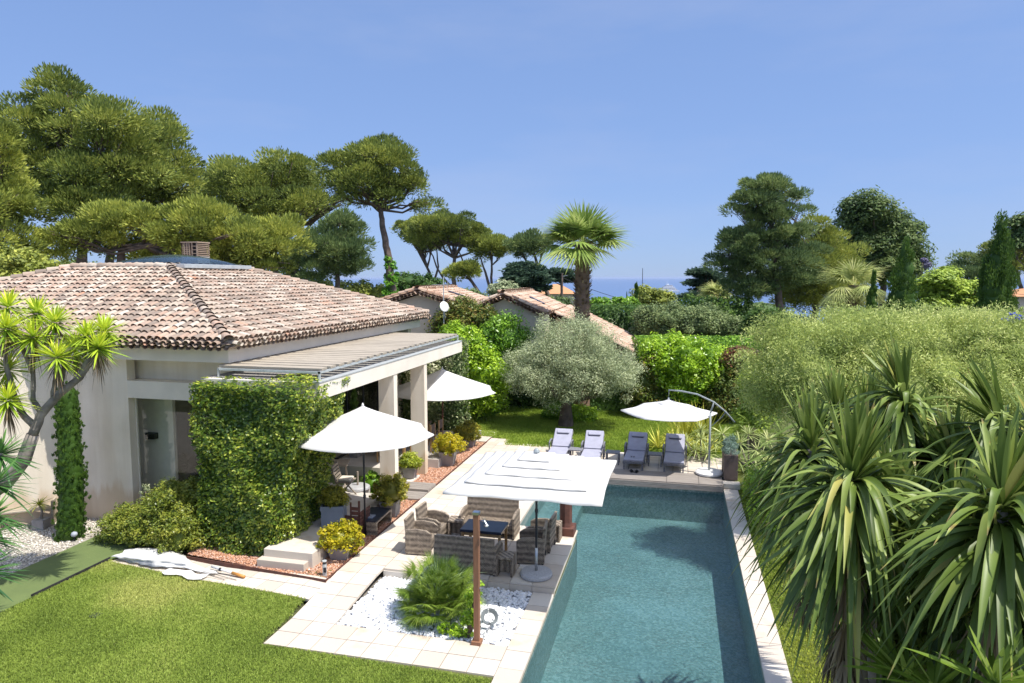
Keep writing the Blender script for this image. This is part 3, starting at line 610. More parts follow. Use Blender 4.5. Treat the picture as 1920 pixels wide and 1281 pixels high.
mb=MB(); mb.box(-6.86,-5.94,9.96,24.3,-.065,-.06); mb.box(-5.93,-3.78,16.14,24.3,-.06,.095); mb.box(-3.78,1.84,21.82,23.93,-.06,.095)
mb.add([(-6.83,9.97,-.02),(-5.96,9.97,-.02),(-5.96,10.9,-.02),(-6.83,10.9,-.02),(-5.96,12.6,.13),(-6.83,12.6,.13),(-5.96,24.3,.13),(-6.83,24.3,.13)],[(0,1,2,3),(3,2,4,5),(5,4,6,7)])
mb.add([(-5.94,9.97,-.02),(-2.7,9.97,-.02),(-2.7,10.84,-.02),(-5.94,10.84,-.02)],[(0,1,2,3)]); 

struct(mb.build('paving_bed',M_grout))
# pool --------------------------------------------------------------
m,t,p=nodes('caustic mottled mosaic'); MATS['mosaic']=m; tc=N(t,'TexCoord'); vo=N(t,'TexVoronoi'); vo.inputs['Scale'].default_value=22; vo.distance='CHEBYCHEV'; vo.inputs['Randomness'].default_value=.55  # mosaic whose tile-to-tile tone also paints in caustic mottling
t.links.new(tc.outputs['Object'],vo.inputs['Vector']); r=ramp(t,[(.1,(.085,.13,.115)),(.5,(.165,.225,.205)),(.9,(.30,.355,.33))]); sp=N(t,'SeparateColor'); t.links.new(vo.outputs['Color'],sp.inputs[0])
n=N(t,'TexNoise'); n.inputs['Scale'].default_value=.45; n.inputs['Detail'].default_value=5; t.links.new(tc.outputs['Object'],n.inputs['Vector'])
mx=N(t,'Mix'); mx.data_type='FLOAT'; mx.inputs[0].default_value=.55; t.links.new(sp.outputs[0],mx.inputs[2]); t.links.new(n.outputs['Fac'],mx.inputs[3]); t.links.new(mx.outputs[0],r.inputs['Fac']); t.links.new(r.outputs['Color'],p.inputs['Base Color']); p.inputs['Roughness'].default_value=.6
M_mos=m; ZB=-1.05
mb=MB()
mb.add([(-3.74,16.12,ZB),(1.47,16.12,ZB),(1.47,20.75,ZB),(-3.74,20.75,ZB),(-2.27,2,ZB),(1.47,2,ZB),(-2.27,16.12,ZB)],[(0,1,2,3),(4,5,1,6)])
mb.box(-3.74,-3.2,16.12,20.75,ZB,-.45); mb.box(-3.2,-2.75,16.12,20.75,ZB,-.75)
mb.box(-2.35,-2.27,2,16.12,ZB,-.071); mb.box(1.47,1.55,2,20.75,ZB,-.071); mb.box(-3.82,-2.27,16.04,16.12,ZB,.10); mb.box(-3.82,-3.74,16.12,20.75,ZB,.08); mb.box(-3.82,1.55,20.75,20.83,ZB,-.02)
struct(mb.build('pool_basin',M_mos))
m,t,p=nodes('pool water'); t.nodes.remove(p); tc=N(t,'TexCoord'); fr_=N(t,'Fresnel'); two_sided(t,fr_,1.45)
b=N(t,'Bump'); b.inputs['Strength'].default_value=.8; b.inputs['Distance'].default_value=.035
n1=N(t,'TexNoise'); n1.inputs['Scale'].default_value=20; n1.inputs['Detail'].default_value=4; n1.inputs['Distortion'].default_value=.6
t.links.new(tc.outputs['Object'],n1.inputs['Vector']); n9=N(t,'TexNoise'); n9.inputs['Scale'].default_value=.9; n9.inputs['Detail'].default_value=2; t.links.new(tc.outputs['Object'],n9.inputs['Vector']); mm_=N(t,'Math',operation='MULTIPLY'); pw_=N(t,'Math',operation='POWER'); pw_.inputs[1].default_value=2.2
t.links.new(n9.outputs['Fac'],pw_.inputs[0]); sc_=N(t,'Math',operation='MULTIPLY'); sc_.inputs[1].default_value=4.5; t.links.new(pw_.outputs[0],sc_.inputs[0]); t.links.new(n1.outputs['Fac'],mm_.inputs[0]); t.links.new(sc_.outputs[0],mm_.inputs[1]); t.links.new(mm_.outputs[0],b.inputs['Height'])
t.links.new(b.outputs['Normal'],fr_.inputs['Normal']); g1=N(t,'BsdfGlossy'); g1.inputs['Roughness'].default_value=.06; t.links.new(b.outputs['Normal'],g1.inputs['Normal'])
tr=N(t,'BsdfTransparent'); tr.inputs[0].default_value=(.66,.85,.90,1); ms=N(t,'MixShader'); t.links.new(fr_.outputs[0],ms.inputs[0]); t.links.new(tr.outputs[0],ms.inputs[1]); t.links.new(g1.outputs[0],ms.inputs[2])
t.links.new(ms.outputs[0],t.nodes['Material Output'].inputs[0])
mb=MB(); mb.add([(-3.74,16.12,-.13),(1.47,16.12,-.13),(1.47,20.75,-.13),(-3.74,20.75,-.13),(-2.27,2,-.13),(1.47,2,-.13),(-2.27,16.12,-.13)],[(0,1,2,3),(4,5,1,6)]); o=mb.build('pool_water',m); struct(o)
# wooden roller cover deck
root=thing('pool_deck','grey weathered timber deck and cover box across the far end of the pool','deck',(-1.13,20.7,0))
mb=MB(); xs4=[-3.76,-1.98,-.20,.75,1.46]
for i in range(4):
    a,b2=xs4[i]+.006,xs4[i+1]-.006
    for k in range(7): y=20.74+k*.15; mb.box(a+1.13,b2+1.13,y-20.7,y+.142-20.7,.118,.15)
mb.build('top_boards',M_deck,root)
mb=MB()
for k in range(2): mb.box(-2.62,2.58,-.0+.0,.036,-.02+k*.085-.03,.055+k*.085-.022)
mb.build('front_boards',M_deck,root)
mb=MB(); mb.box(-2.6,2.56,.06,1.05,-.10,.112); mb.build('frame',M_dark,root)
mb=MB(); mb.box(-.245,.245,-.16,.16,0,.155); o=mb.build('stone_block',M_pave,bevel=.008,loc=(1.70,21.07,0)); tag(o,'beige stone step block at the far right corner of the pool','stone block')
# steps up to the covered terrace and terrace floors
M_floor=mat('covered terrace stone',(.56,.52,.47),(.47,.43,.38),scale=2,rough=.8,bump=.15)
root=thing('garden_steps','pale limestone double step leading up to the covered terrace','steps',(-8.0,12.5,0))
mb=MB(); mb.box(-.68,.45,.0,.5,-.05,.27); mb.build('lower_step',M_pave,root,bevel=.01)
mb=MB(); mb.box(-.62,.55,.18,1.6,.0,.44); mb.build('upper_step',M_pave,root,bevel=.01)
mb=MB(); mb.box(-10.55,-7.46,14.1,16.8,-.05,.43); mb.box(-10.55,-8.3,16.8,17.3,-.05,.43); mb.box(-10.55,-8.05,19.15,24.6,-.05,.43); mb.box(-8.05,-7.45,20.6,24.6,-.05,.40)
struct(mb.build('covered_floor',M_floor))
mb=MB(); mb.box(-10.5,-7.8,17.3,19.15,.0,.14); struct(mb.build('covered_turf',M_turf))
mb=MB(); mb.box(-8.75,-8.05,18.75,19.145,.14,.29); mb.box(-8.05,-7.7,18.9,19.6,.0,.16); o=mb.build('white_step',M_trim); tag(o,'white stone step between artificial turf and dining floor','steps')
root=thing('timber_steps','weathered plank step joining turf to the poolside walk','steps',(-7.3,18.1,0))
mb=MB()
for k in range(4): mb.box(-.5,.45,-.72+k*.165,-.565+k*.165,.06,.165)
mb.build('lower_boards',M_deck,root); mb=MB()
for k in range(4): mb.box(-.5,.45,-.05+k*.165,.105+k*.165,.12,.225)
mb.build('upper_boards',M_deck,root)
# ================================================================ ROOF HELPERS
def tileset(P0,U,V,W,H_,uL,uR,cw=.20,rl=.32,rad_=.088,seed=0,seg=5):
    rg=np.random.default_rng(seed); P0=np.array(P0,float);U=nrm(np.array(U,float));V=nrm(np.array(V,float));Nn=np.cross(U,V); Nn=Nn if Nn[2]>0 else -Nn
    us,vs=[],[]
    nr=int(H_/rl)+1
    for j in range(nr):
        v=j*rl; a,b=uL(v+rl*.5),uR(v+rl*.5); c0=math.ceil(a/cw); c1=math.floor(b/cw)
        for c in range(c0,c1+1): us.append(c*cw); vs.append(v)
    u=np.array(us);v=np.array(vs);k=len(u); g=[]
    for kind in (0,1):
        an=np.linspace(0,PI,seg+1); ln=rl*1.28
        r0,r1=(rad_*1.04,rad_*.84) if kind==0 else (rad_*.92,rad_*.92)
        uu=u+(0 if kind==0 else cw/2)+rg.normal(size=k)*.005; vv=v+rg.normal(size=k)*.012; rn=rg.random(k)
        lift=.052 if kind==0 else .075
        ring=[]
        for (s,rr,zz) in ((0,r0,lift),(1,r1,lift*.35)):
            x=np.cos(an)*rr; z=np.sin(an)*rr*.85*(1 if kind==0 else -1)+zz+(0.02 if kind==0 else 0)
            ring.append((x,z,s*ln))
        skew=rg.normal(size=k)*.035
        Vt=[]
        for x,z,s in ring:
            Vt.append(P0+(uu[:,None]+x[None]+(skew*s)[:,None])[:,:,None]*U+(vv[:,None]+s+0*x[None])[:,:,None]*V+(z[None]+rg.normal(size=(k,1))*.006)[:,:,None]*Nn)
        Vt=np.stack(Vt,1).reshape(k,-1,3); m_=seg+1
        f=np.array([(i,i+1,m_+i+1,m_+i) for i in range(seg)]); Fc=(np.arange(k)[:,None,None]*(2*m_)+f[None]).reshape(-1,4)
        g.append((Vt.reshape(-1,3),Fc,np.repeat(rn,2*m_)))
    return join(g)
def ridgeset(p0,p1,r=.13,ln=.36,seed=1,seg=6):
    rg=np.random.default_rng(seed); p0=np.array(p0,float);p1=np.array(p1,float); L=np.linalg.norm(p1-p0); d=(p1-p0)/L; sd=nrm(np.cross(d,UPV)); up=np.cross(sd,d); n=int(L/ln); g=[]
    an=np.linspace(-.15,PI+.15,seg+1)
    for i in range(n):
        q=p0+d*(i*ln+rg.normal()*.01); V=[]
        for s,rr,zz in ((0,r*1.1,.02),(ln*1.18,r*.88,-.01)):
            for a in an: V.append(q+d*s+sd*math.cos(a)*rr+up*(math.sin(a)*rr*.8+zz+.02))
        m_=seg+1; g.append((np.array(V),np.array([(k,k+1,m_+k+1,m_+k) for k in range(seg)]),np.full(2*m_,rg.random())))
    return join(g)
def sheet(q): return np.array(q,float),np.array([range(len(q))]),np.full(len(q),.3)
# ================================================================ MAIN VILLA
hx,hy=-15,18
villa=thing('villa','cream rendered villa with low hipped tile roof beside the pool','house',(hx,hy,0)); O=np.array([hx,hy,0.])
def vb(mb): mb.v=[(x-hx,y-hy,z) for x,y,z in mb.v]; return mb
zE,zR=4.80,6.58; A=(-10.0,13.65);B_=(-24.9,13.65);Cc=(-10.0,26.6);D_=(-24.9,26.6); a=(-15.6,18.5);b_=(-19.3,18.5);c_=(-15.6,22.2);d_=(-19.3,22.2)
g=[]
runF=18.5-13.65; HF=math.hypot(runF,zR-zE); VF=(0,runF/HF,(zR-zE)/HF)
g.append(tileset((-24.9,13.65,zE),(1,0,0),VF,14.9,HF,lambda v:v/HF*5.6,lambda v:14.9-v/HF*5.6,seed=11))
runR=5.6; HR=math.hypot(runR,zR-zE); VR=(-runR/HR,0,(zR-zE)/HR)
g.append(tileset((-10.0,13.65,zE),(0,1,0),VR,12.95,HR,lambda v:v/HR*4.85,lambda v:12.95-v/HR*4.4,seed=12))
e=.03
g.append((np.array([(*A,zE-e),(*B_,zE-e),(*D_,zE-e),(*Cc,zE-e),(*a,zR-e),(*b_,zR-e),(*d_,zR-e),(*c_,zR-e)]),np.array([(0,4,5,1),(3,7,4,0),(2,6,7,3),(1,5,6,2)]),np.full(8,.2)))
for i,(p,q,z0,z1) in enumerate(((A,a,zE,zR),(Cc,c_,zE,zR),(B_,b_,zE,zR),(D_,d_,zE,zR))):
    g.append(ridgeset((*p,z0+.06),(*q,z1+.08),r=.115,ln=.33,seed=20+i))
for i,(p,q) in enumerate(((b_,a),(a,c_),(c_,d_),(d_,b_))): g.append(ridgeset((*p,zR+.07),(*q,zR+.07),seed=30+i,r=.12))
# double course of tiles under the eaves
for lev,(off,z) in enumerate(((.02,zE-.055),(.13,zE-.145))):
    g.append(tileset((-24.9+lev*.1,13.65+off+.28,z),(1,0,0),(0,-1,0),14.9,.3,lambda v:.1,lambda v:14.75,seed=40+lev,rl=.31))
    g.append(tileset((-10.0-off-.28,13.65+lev*.1,z),(0,1,0),(1,0,0),12.9,.3,lambda v:.1,lambda v:12.8,seed=44+lev,rl=.31))
V,Fc,r_=None,None,None
qs=[x for x in g if x[1].shape[1]==4]; V,Fc,r_=join(qs); roof=npmesh('roof',V-O,Fc,M_tile,villa,r_)
mb=MB(); mb.box(-19.3,-15.6,18.5,22.2,zR-.1,zR+.02); vb(mb).build('flat_roof',M_conc,roof)
# skylight dome
sk=at(300,497,26.5); sx_,sy_=-16.9,20.4
mb=MB(); mb.box(-1.75,1.75,-1.75,1.75,.0,.13); sk=mb.build('skylight',M_galv,roof,bevel=.01,loc=(sx_-hx,sy_-hy,zR+.03))
V=[];Fc=[]; n=14
for i in range(n+1):
    for j in range(n+1):
        u,v=i/n*2-1,j/n*2-1; V.append((u*1.6,v*1.6,.13+.36*(1-u*u)**.7*(1-v*v)**.7 if abs(u)<1 and abs(v)<1 else .13))
for i in range(n):
    for j in range(n): Fc.append((i*(n+1)+j,(i+1)*(n+1)+j,(i+1)*(n+1)+j+1,i*(n+1)+j+1))
npmesh('dome',V,Fc,M_glassB,roof,smooth=True,loc=(sx_-hx,sy_-hy,zR+.03))
mb=MB(); mb.box(-1.5,1.5,-1.5,1.5,.131,.14); mb.build('dome_lining',mat('pale lining',(.5,.6,.7)),roof,loc=(sx_-hx,sy_-hy,zR+.03))
# chimney with lattice top
cp=at(368,497,28.5); ch=MB(); ch.box(-.38,.38,-.38,.38,-.3,.50); ch=ch.build('chimney',M_conc,roof,bevel=.01,loc=(cp[0]-hx,cp[1]-hy,zR+.1))
mb=MB()
for sx2 in (-.38,.38):
    for k in range(7): mb.box(*(sorted((sx2,sx2*.88))),-.38,.38,.53+k*.075,.565+k*.075)
for sy2 in (-.38,.38):
    for k in range(7): mb.box(-.38,.38 if sy2>0 else .0,*(sorted((sy2,sy2*.88))),.533+k*.075,.563+k*.075)
for px_ in (-.375,-.26,-.14,-.02,.10): mb.box(px_,px_+.04,-.385,-.33,.52,1.05)
for k in range(3): mb.box(.1,.36,-.384,-.34,.60+k*.15,.63+k*.15)
for q1 in (-.38,.33):
    for q2 in (-.385,.33): mb.box(q1,q1+.05,q2,q2+.05,.5,1.07)
mb.box(-.40,.40,-.40,.40,1.05,1.10); mb.build('chimney_lattice',M_brick,ch)
mb=MB(); mb.box(-.3,.3,-.3,.3,.5,1.04); mb.build('flue',M_intd,ch)
# walls
mb=MB(); mb.box(-15.25,-13.5,14.35,14.62,-.05,4.3); mb.box(-24,-15.25,14.9,15.3,-.05,4.3); mb.box(-13.8,-10.6,14.75,14.95,3.71,4.3)
mb.box(-10.8,-10.6,14.95,16.9,.4,4.3); mb.box(-10.8,-10.6,24.2,26.2,.4,4.3); mb.box(-10.78,-10.62,16.9,24.2,3.42,4.3)
mb.box(-23.5,-10.8,25.9,26.2,0,4.3); mb.box(-23.8,-23.5,15.3,26.2,0,4.3)
mb.box(-11.0,-10.55,14.352,14.75,.35,3.27)
mb.v=[(x-hx,y-hy,z) for x,y,z in mb.v]; mb.build('wall',M_wall,villa)
mb=MB(); mb.add([(-15.25,14.36,-.05),(-15.95,13.7,-.05),(-17.6,12.2,-.05),(-17.9,12.5,-.05),(-15.6,14.88,-.05),(-15.25,14.36,4.3),(-15.62,14.0,4.3),(-17.2,12.55,4.3),(-17.9,12.5,4.3),(-15.6,14.88,4.3)],[(0,1,6,5),(1,2,7,6),(2,3,8,7),(3,4,9,8),(5,6,7,8,9)])
mb.v=[(x-hx,y-hy,z) for x,y,z in mb.v]; mb.build('buttress_wall',M_wall,villa)
mb=MB(); mb.box(-13.497,-10.55,14.345,14.74,3.27,3.71); mb.box(-24.2,-10.24,13.95,14.34,4.3,4.66); mb.box(-10.6,-10.24,14.34,26.3,4.3,4.66); mb.box(-24.2,-10.3,14.34,26.3,4.64,4.70)
vb(mb).build('fascia_beam',M_trim,villa)
mb=MB(); mb.box(-24,-10.3,14.35,26.2,4.28,4.297); vb(mb).build('soffit',M_int,villa)
mb=MB(); mb.box(-15.3,-13.0,15.3,15.4,.0,3.4); mb.box(-15.3,-11.0,14.76,15.3,3.28,3.4); mb.box(-15.4,-15.3,14.62,15.4,.0,3.4); mb.box(-15,-10.85,14.62,24,.0,.05)
vb(mb).build('inner_wall',M_int,villa)
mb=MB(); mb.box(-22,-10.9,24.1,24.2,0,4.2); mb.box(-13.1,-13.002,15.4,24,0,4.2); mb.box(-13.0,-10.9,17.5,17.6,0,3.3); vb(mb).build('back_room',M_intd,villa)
mb=MB(); mb.box(-13.49,-11.0,14.55,14.6,.30,.36); mb.box(-13.49,-11.0,14.36,14.74,.20,.30); mb.box(-13.49,-13.455,14.55,14.6,.36,3.27); wf=vb(mb).build('window_frame',M_trim,villa)
mb=MB(); mb.box(-13.45,-11.01,14.57,14.58,.36,3.27); vb(mb).build('pane',M_glass,wf)
lp=at(289,821,0) ; mb=MB(); mb.box(-13.78,-13.48,15.14,15.3,2.0,2.16); vb(mb).build('wall_lamp',M_dark,villa,bevel=.01)
# pool-side glazing of the villa
mb=MB()
for k in range(7):
    y=16.9+k*7.3/6; mb.box(-10.66,-10.61,y-.03,y+.03,.43,3.42)
mb.box(-10.66,-10.61,16.9,24.2,.43,.49); mb.box(-10.66,-10.61,16.9,24.2,3.36,3.42); sf=vb(mb).build('sliding_doors',M_dark,villa)
mb=MB(); mb.box(-10.645,-10.635,16.93,24.17,.49,3.36); vb(mb).build('pane',M_glass,sf)
# clerestory panels
mb=MB()
for y0,y1 in ((15.0,17.6),(17.7,20.3),(20.4,25.8)): mb.box(-10.597,-10.58,y0,y1,4.03,4.27)
vb(mb).build('clerestory_panel',mat('brown grey panel',(.30,.25,.19)),villa)
# canopy
zc0,zc1=3.62,4.0
mb=MB(); mb.box(-7.78,-7.6,13.42,23.65,zc0,zc1); mb.box(-10.59,-7.78,13.42,13.6,zc0,zc1); mb.box(-10.59,-7.78,23.47,23.65,zc0,zc1); mb.box(-10.59,-7.78,13.6,23.47,zc0+.03,zc0+.2)
can=vb(mb).build('canopy',M_trim,villa)
mb=MB(); mb.box(-7.80,-7.585,13.41,23.66,zc1,zc1+.02); vb(mb).build('coping_strip',M_galv,can)
M_rg=mat('canopy gravel',(.42,.40,.36),(.15,.14,.13),scale=45,rough=1,bump=1,bscale=50,detail=2)
mb=MB(); mb.box(-10.58,-7.79,13.61,23.46,zc0+.2,zc1+.015); vb(mb).build('gravel_ballast',M_rg,can)
for i,(y0) in enumerate((17.5,19.85)):
    mb=MB(); mb.box(-8.08,-7.62,y0,y0+.24,-.03,zc0); vb(mb).build('column',M_wall,villa)
mb=MB()
for x_ in (-7.72,-10.3): mb.box(x_-.02,x_+.02,13.62,23.6,4.17,4.22)
mb.box(-10.3,-7.7,13.62,13.66,4.172,4.222); mb.box(-10.3,-7.7,23.56,23.6,4.172,4.222)
for k in range(9):
    if k not in (0,8): continue
    y=13.65+k*1.235; mb.box(-7.74,-7.70,y-.02,y+.02,4.0,4.175); mb.box(-10.32,-10.28,y-.02,y+.02,4.0,4.175)
fr2=vb(mb).build('slat_frame',M_galv,can)
mb=MB(); n=24
for k in range(n):
    y=13.70+k*9.85/n; z=4.235; t_=random.uniform(-.025,.025)
    Mx=Matrix.Translation((-9.03,y+.15,z+.02))@Matrix.Rotation(rad(3)+t_,4,'X'); mb.box(-1.33+random.uniform(-.03,.03),1.33,-.125,.125,-.026,.026,M=Mx)
vb(mb).build('shade_slats',M_slat,fr2)
# ================================================================ FURNITURE
def octparasol(name,label,cat,cx,cy,zb,Rr,zed,zap,pole_m,rot,base=None,pole=True,n=8,off=(0,0),group=None):
    root=thing(name,label,cat,(cx,cy,zb),0,group); ze=zed-zb; za=zap-zb; nr=7; ns=6; V=[];Fc=[]
    def ring(r0,r1,z0,z1,nr,sag=.05):
        V=[];Fc=[]
        for i in range(nr+1):
            q=i/nr
            for j in range(n*ns):
                th=2*PI*j/(n*ns); f=(j%ns)/ns; ph=(f-.5)*2*PI/n
                k=math.cos(PI/n)/math.cos(ph); rr=(r0+(r1-r0)*q)*k*(1-.02*math.sin(PI*f)*q)
                z=z0+(z1-z0)*(q**.92)-sag*math.sin(PI*f)*math.sin(min(1,q*1.0)*PI*.75)*(r1/Rr)
                V.append((rr*math.cos(th+rot)+off[0],rr*math.sin(th+rot)+off[1],z))
        m_=n*ns
        for i in range(nr):
            for j in range(m_): Fc.append((i*m_+j,(i+1)*m_+j,(i+1)*m_+(j+1)%m_,i*m_+(j+1)%m_))
        # hanging hem
        b=len(V)
        for j in range(m_): x,y,z=V[nr*m_+j]; V.append((x*1.002,y*1.002,z-.035))
        for j in range(m_): Fc.append((nr*m_+j,b+j,b+(j+1)%m_,nr*m_+(j+1)%m_))
        return V,Fc
    V,Fc=ring(.10,Rr,za-.06,ze,nr); cn=npmesh('canopy',V,Fc,M_white,root,smooth=False)
    V,Fc=ring(.03,Rr*.25,za-.02,za-.045-(za-ze-.06)*.28,3,.02); npmesh('vent',V,Fc,M_white,cn)
    mb=MB(); mb.lathe([(.03,za-.04),(.035,za),(.02,za+.04),(.01,za+.06)],off[0],off[1],8); mb.build('finial',M_white,cn)
    mb=MB()
    for k in range(n):
        th=rot+2*PI*k/n; c,s=math.cos(th),math.sin(th); mb.bar((.05*c+off[0],.05*s+off[1],za-.09),(Rr*.985*c+off[0],Rr*.985*s+off[1],ze-.02),.02,.025)
        mb.bar((.05*c+off[0],.05*s+off[1],ze-.1),(Rr*.5*c+off[0],Rr*.5*s+off[1],(za+ze)/2-.05),.014,.018)
    mb.build('rib',pole_m,root)
    if pole: mb=MB(); mb.tube([(0,0,.02),(0,0,za)],.024,n=10); mb.tube([(0,0,.95),(0,0,1.03)],.034,n=10); mb.build('pole',pole_m,root,smooth=True)
    if base=='disc':
        mb=MB(); mb.lathe([(.27,0),(.29,.02),(.29,.06),(.26,.085),(.05,.095)],n=28); mb.build('base',M_gran,root); mb=MB(); mb.lathe([(.035,.09),(.035,.42)],n=12); mb.build('tube_socket',M_steel,root)
    return root
octparasol('parasol','large white octagonal parasol on dark pole over the terrace corner beside the leafy screen','parasol',-7.17,14.64,.1,1.68,2.62,3.30,M_dark,rad(12),group='white parasols round the pool')
octparasol('parasol','white octagonal parasol on brown pole standing behind the second column','parasol',-8.05,22.75,.4,1.95,2.32,3.10,M_rust,rad(0),group='white parasols round the pool')
# dark louvred stand round first parasol pole
root=thing('parasol_stand','dark brown slatted timber stand around the foot of the terrace parasol','parasol stand',(-7.45,14.68,.1))
mb=MB()
for k,(x0,x1,zt) in enumerate(((-.42,-.2,.36),(-.2,-.02,.62),(-.02,.2,.86))):
    for q in range(int(zt/.11)): mb.box(x0,x1-.01,-.2,-.17,.02+q*.11,.10+q*.11)
mb.build('front_louvres',M_rust,root); mb=MB()
for k in range(7): mb.box(.2,.23,-.2,.35,.02+k*.09,.095+k*.09)
mb.build('side_louvres',M_rust,root); mb=MB(); mb.box(-.02,.02,-.22,-.205,0,.88); mb.box(.16,.20,-.16,-.12,0,.9); mb.build('post',M_rust,root)
# cantilever parasol
cl=octparasol('cantilever_parasol','white cantilever parasol hanging from curved grey arm over the two right loungers','parasol',1.08,21.85,.15,1.52,2.02,2.42,M_gmetal,rad(4),pole=False,off=(-1.28,.42),n=6)
mb=MB(); mb.tube([(0,0,.05),(0,0,1.95)],.032,n=10); mb.build('pole',M_gmetal,cl,smooth=True)
mb=MB(); arc=[(.72,-.12,1.72),(.45,-.06,2.02),(.1,.0,2.30),(-.4,.16,2.50),(-.9,.32,2.56),(-1.28,.42,2.56),(-1.28,.42,2.30)]
mb.tube(arc,.024,n=8); mb.tube([(0,0,1.5),(.35,-.03,1.85),(.45,-.06,2.02)],.014,n=6); mb.tube([(0,0,1.95),(.1,0,2.3)],.026,n=8); mb.build('arm',M_gmetal,cl,smooth=True)
mb=MB(); mb.lathe([(.38,0),(.42,.03),(.42,.08),(.36,.12),(.06,.13)],n=26); mb.build('base',M_whitest,cl)
# square tiered parasol
root=thing('square_parasol','wide square white parasol with tiered slits shading the dining furniture','parasol',(-2.72,13.38,.15),0,'white parasols round the pool')
tiers=[(1.50,1.10,2.14,2.245),(1.18,.80,2.27,2.34),(.86,.52,2.365,2.43),(.58,.27,2.455,2.51),(.33,.03,2.535,2.60)]
top=None
for k,(ro,ri,zo,zi) in enumerate(tiers):
    V=[];Fc=[];m_=16; nr=4
    for i in range(nr+1):
        q=i/nr; rr=ri+(ro-ri)*q
        for s in range(4):
            for j in range(m_):
                u=j/m_*2-1
                x,y=[(u,-1),(1,u),(-u,1),(-1,-u)][s]
                bow=(1-.030*(1-u*u)*q*(k==0)); z=zi+(zo-zi)*q-.022*math.sin(PI*(u*1.5+.5))**2*q*(ro/1.5)-.03*(1-u*u)*q*(1-q)*4*.5+.02*math.sin(7*u+k*2+s)*q*.15
                V.append((x*rr*bow,y*rr*bow,z))
    for i in range(nr):
        for j in range(4*m_): Fc.append((i*4*m_+j,(i+1)*4*m_+j,(i+1)*4*m_+(j+1)%(4*m_),i*4*m_+(j+1)%(4*m_)))
    b=len(V)
    for j in range(4*m_): x,y,z=V[nr*4*m_+j]; V.append((x,y,z-(.05 if k==0 else .018)))
    for j in range(4*m_): Fc.append((nr*4*m_+j,b+j,b+(j+1)%(4*m_),nr*4*m_+(j+1)%(4*m_)))
    npmesh('canopy' if k==0 else 'canopy_tier',V,Fc,M_white,root)
mb=MB(); mb.lathe([(.06,2.60),(.07,2.63),(.05,2.67),(.03,2.69)],n=10); mb.build('finial',M_gmetal,root)
mb=MB()
for x,y in ((1,1),(1,-1),(-1,1),(-1,-1)): mb.bar((0,0,2.50),(x*1.48,y*1.48,2.10),.02,.025); mb.bar((0,0,1.9),(x*.7,y*.7,2.28),.014,.02)
for x,y in ((1,0),(0,1),(-1,0),(0,-1)): mb.bar((0,0,2.50),(x*1.44,y*1.44,2.08),.02,.025)
mb.build('rib',M_dark,root)
mb=MB(); mb.tube([(0,0,.55),(0,0,2.55)],.024,n=10); mb.tube([(0,0,1.35),(0,0,1.42)],.034,n=10); mb.build('pole',M_dark,root,smooth=True)
mb=MB(); mb.tube([(0,0,.08),(0,0,.6)],.03,n=10); mb.build('tube_socket',M_steel,root,smooth=True)
mb=MB(); mb.lathe([(.30,0),(.335,.02),(.335,.07),(.31,.10),(.05,.115)],n=30); mb.build('base',M_gran,root)
# ---- wicker armchairs; front faces -Y in the object's frame
def wchair(name,label,cat,w,group):
    root=thing(name,label,cat,(0,0,0),0,group); h=w/2
    mb=MB(); mb.box(-h+.06,h-.06,-.27,.22,.12,.33); mb.build('seat',M_wick,root,bevel=.012)
    mb=MB(); V=[(-h+.03,.20,.03),(h-.03,.20,.03),(h-.03,.26,.03),(-h+.03,.26,.03),(-h+.03,.27,.80),(h-.03,.27,.80),(h-.03,.33,.80),(-h+.03,.33,.80)]
    mb.add(V,[(3,2,1,0),(4,5,6,7),(0,1,5,4),(1,2,6,5),(2,3,7,6),(3,0,4,7)]); mb.build('backrest',M_wick,root,bevel=.012)
    for s in (-1,1):
        mb=MB(); a,b=sorted((s*h,s*(h-.06)))
        pr=[(-.30,.025),(-.31,.50),(-.20,.575),(.05,.60),(.29,.575),(.30,.025)]
        V=[(a,y,z) for y,z in pr]+[(b,y,z) for y,z in pr]; n=len(pr)
        mb.add(V,[tuple(range(n)),tuple(range(2*n-1,n-1,-1))]+[(i,n+i,n+(i+1)%n,(i+1)%n) for i in range(n)]); mb.build('armrest',M_wick,root,bevel=.012)
    for x in (-h+.04,h-.04):
        for y in (-.27,.26): mb=MB(); mb.box(x-.022,x+.022,y-.022,y+.022,0,.12); mb.build('leg',M_dark,root)
    return root
G='brown wicker dining set under the square parasol'
sofa=wchair('wicker_sofa','two seat brown wicker sofa on the far side of dark dining table','sofa',1.36,G); sofa.location=(-4.28,15.42,.15)
dup(sofa,(-4.2,13.42,.15),PI,'two seat brown wicker sofa turning its back to the white pebble bed')
ch=wchair('wicker_armchair','brown wicker armchair left of dining table, nearer the villa steps','armchair',.60,G); ch.location=(-5.50,14.06,.15); ch.rotation_euler=(0,0,PI/2+.06)
dup(ch,(-5.50,14.78,.15),PI/2-.05,'brown wicker armchair left of dining table, farther of the left pair')
dup(ch,(-2.98,14.18,.15),-PI/2+.10,'brown wicker armchair right of dining table, next to parasol base')
dup(ch,(-2.92,14.86,.15),-PI/2-.05,'brown wicker armchair right of dining table, closer to rusty column')
def stool(label,x,y,rz,w=.36,h=.42):
    root=thing('wicker_stool',label,'stool',(x,y,.15),rz,G)
    mb=MB(); mb.box(-w/2,w/2,-w/2,w/2,h-.05,h); mb.build('seat',M_wickV,root,bevel=.01)
    for s in (-1,1): mb=MB(); a,b=sorted((s*w/2,s*(w/2-.05))); mb.box(a,b,-w/2+.002,w/2-.002,0,h-.052); mb.build('side_panel',M_wickV,root,bevel=.01)
    mb=MB(); mb.box(-w/2+.05,w/2-.05,-.02,.02,.05,h-.06); mb.build('stretcher_panel',M_wickV,root); return root
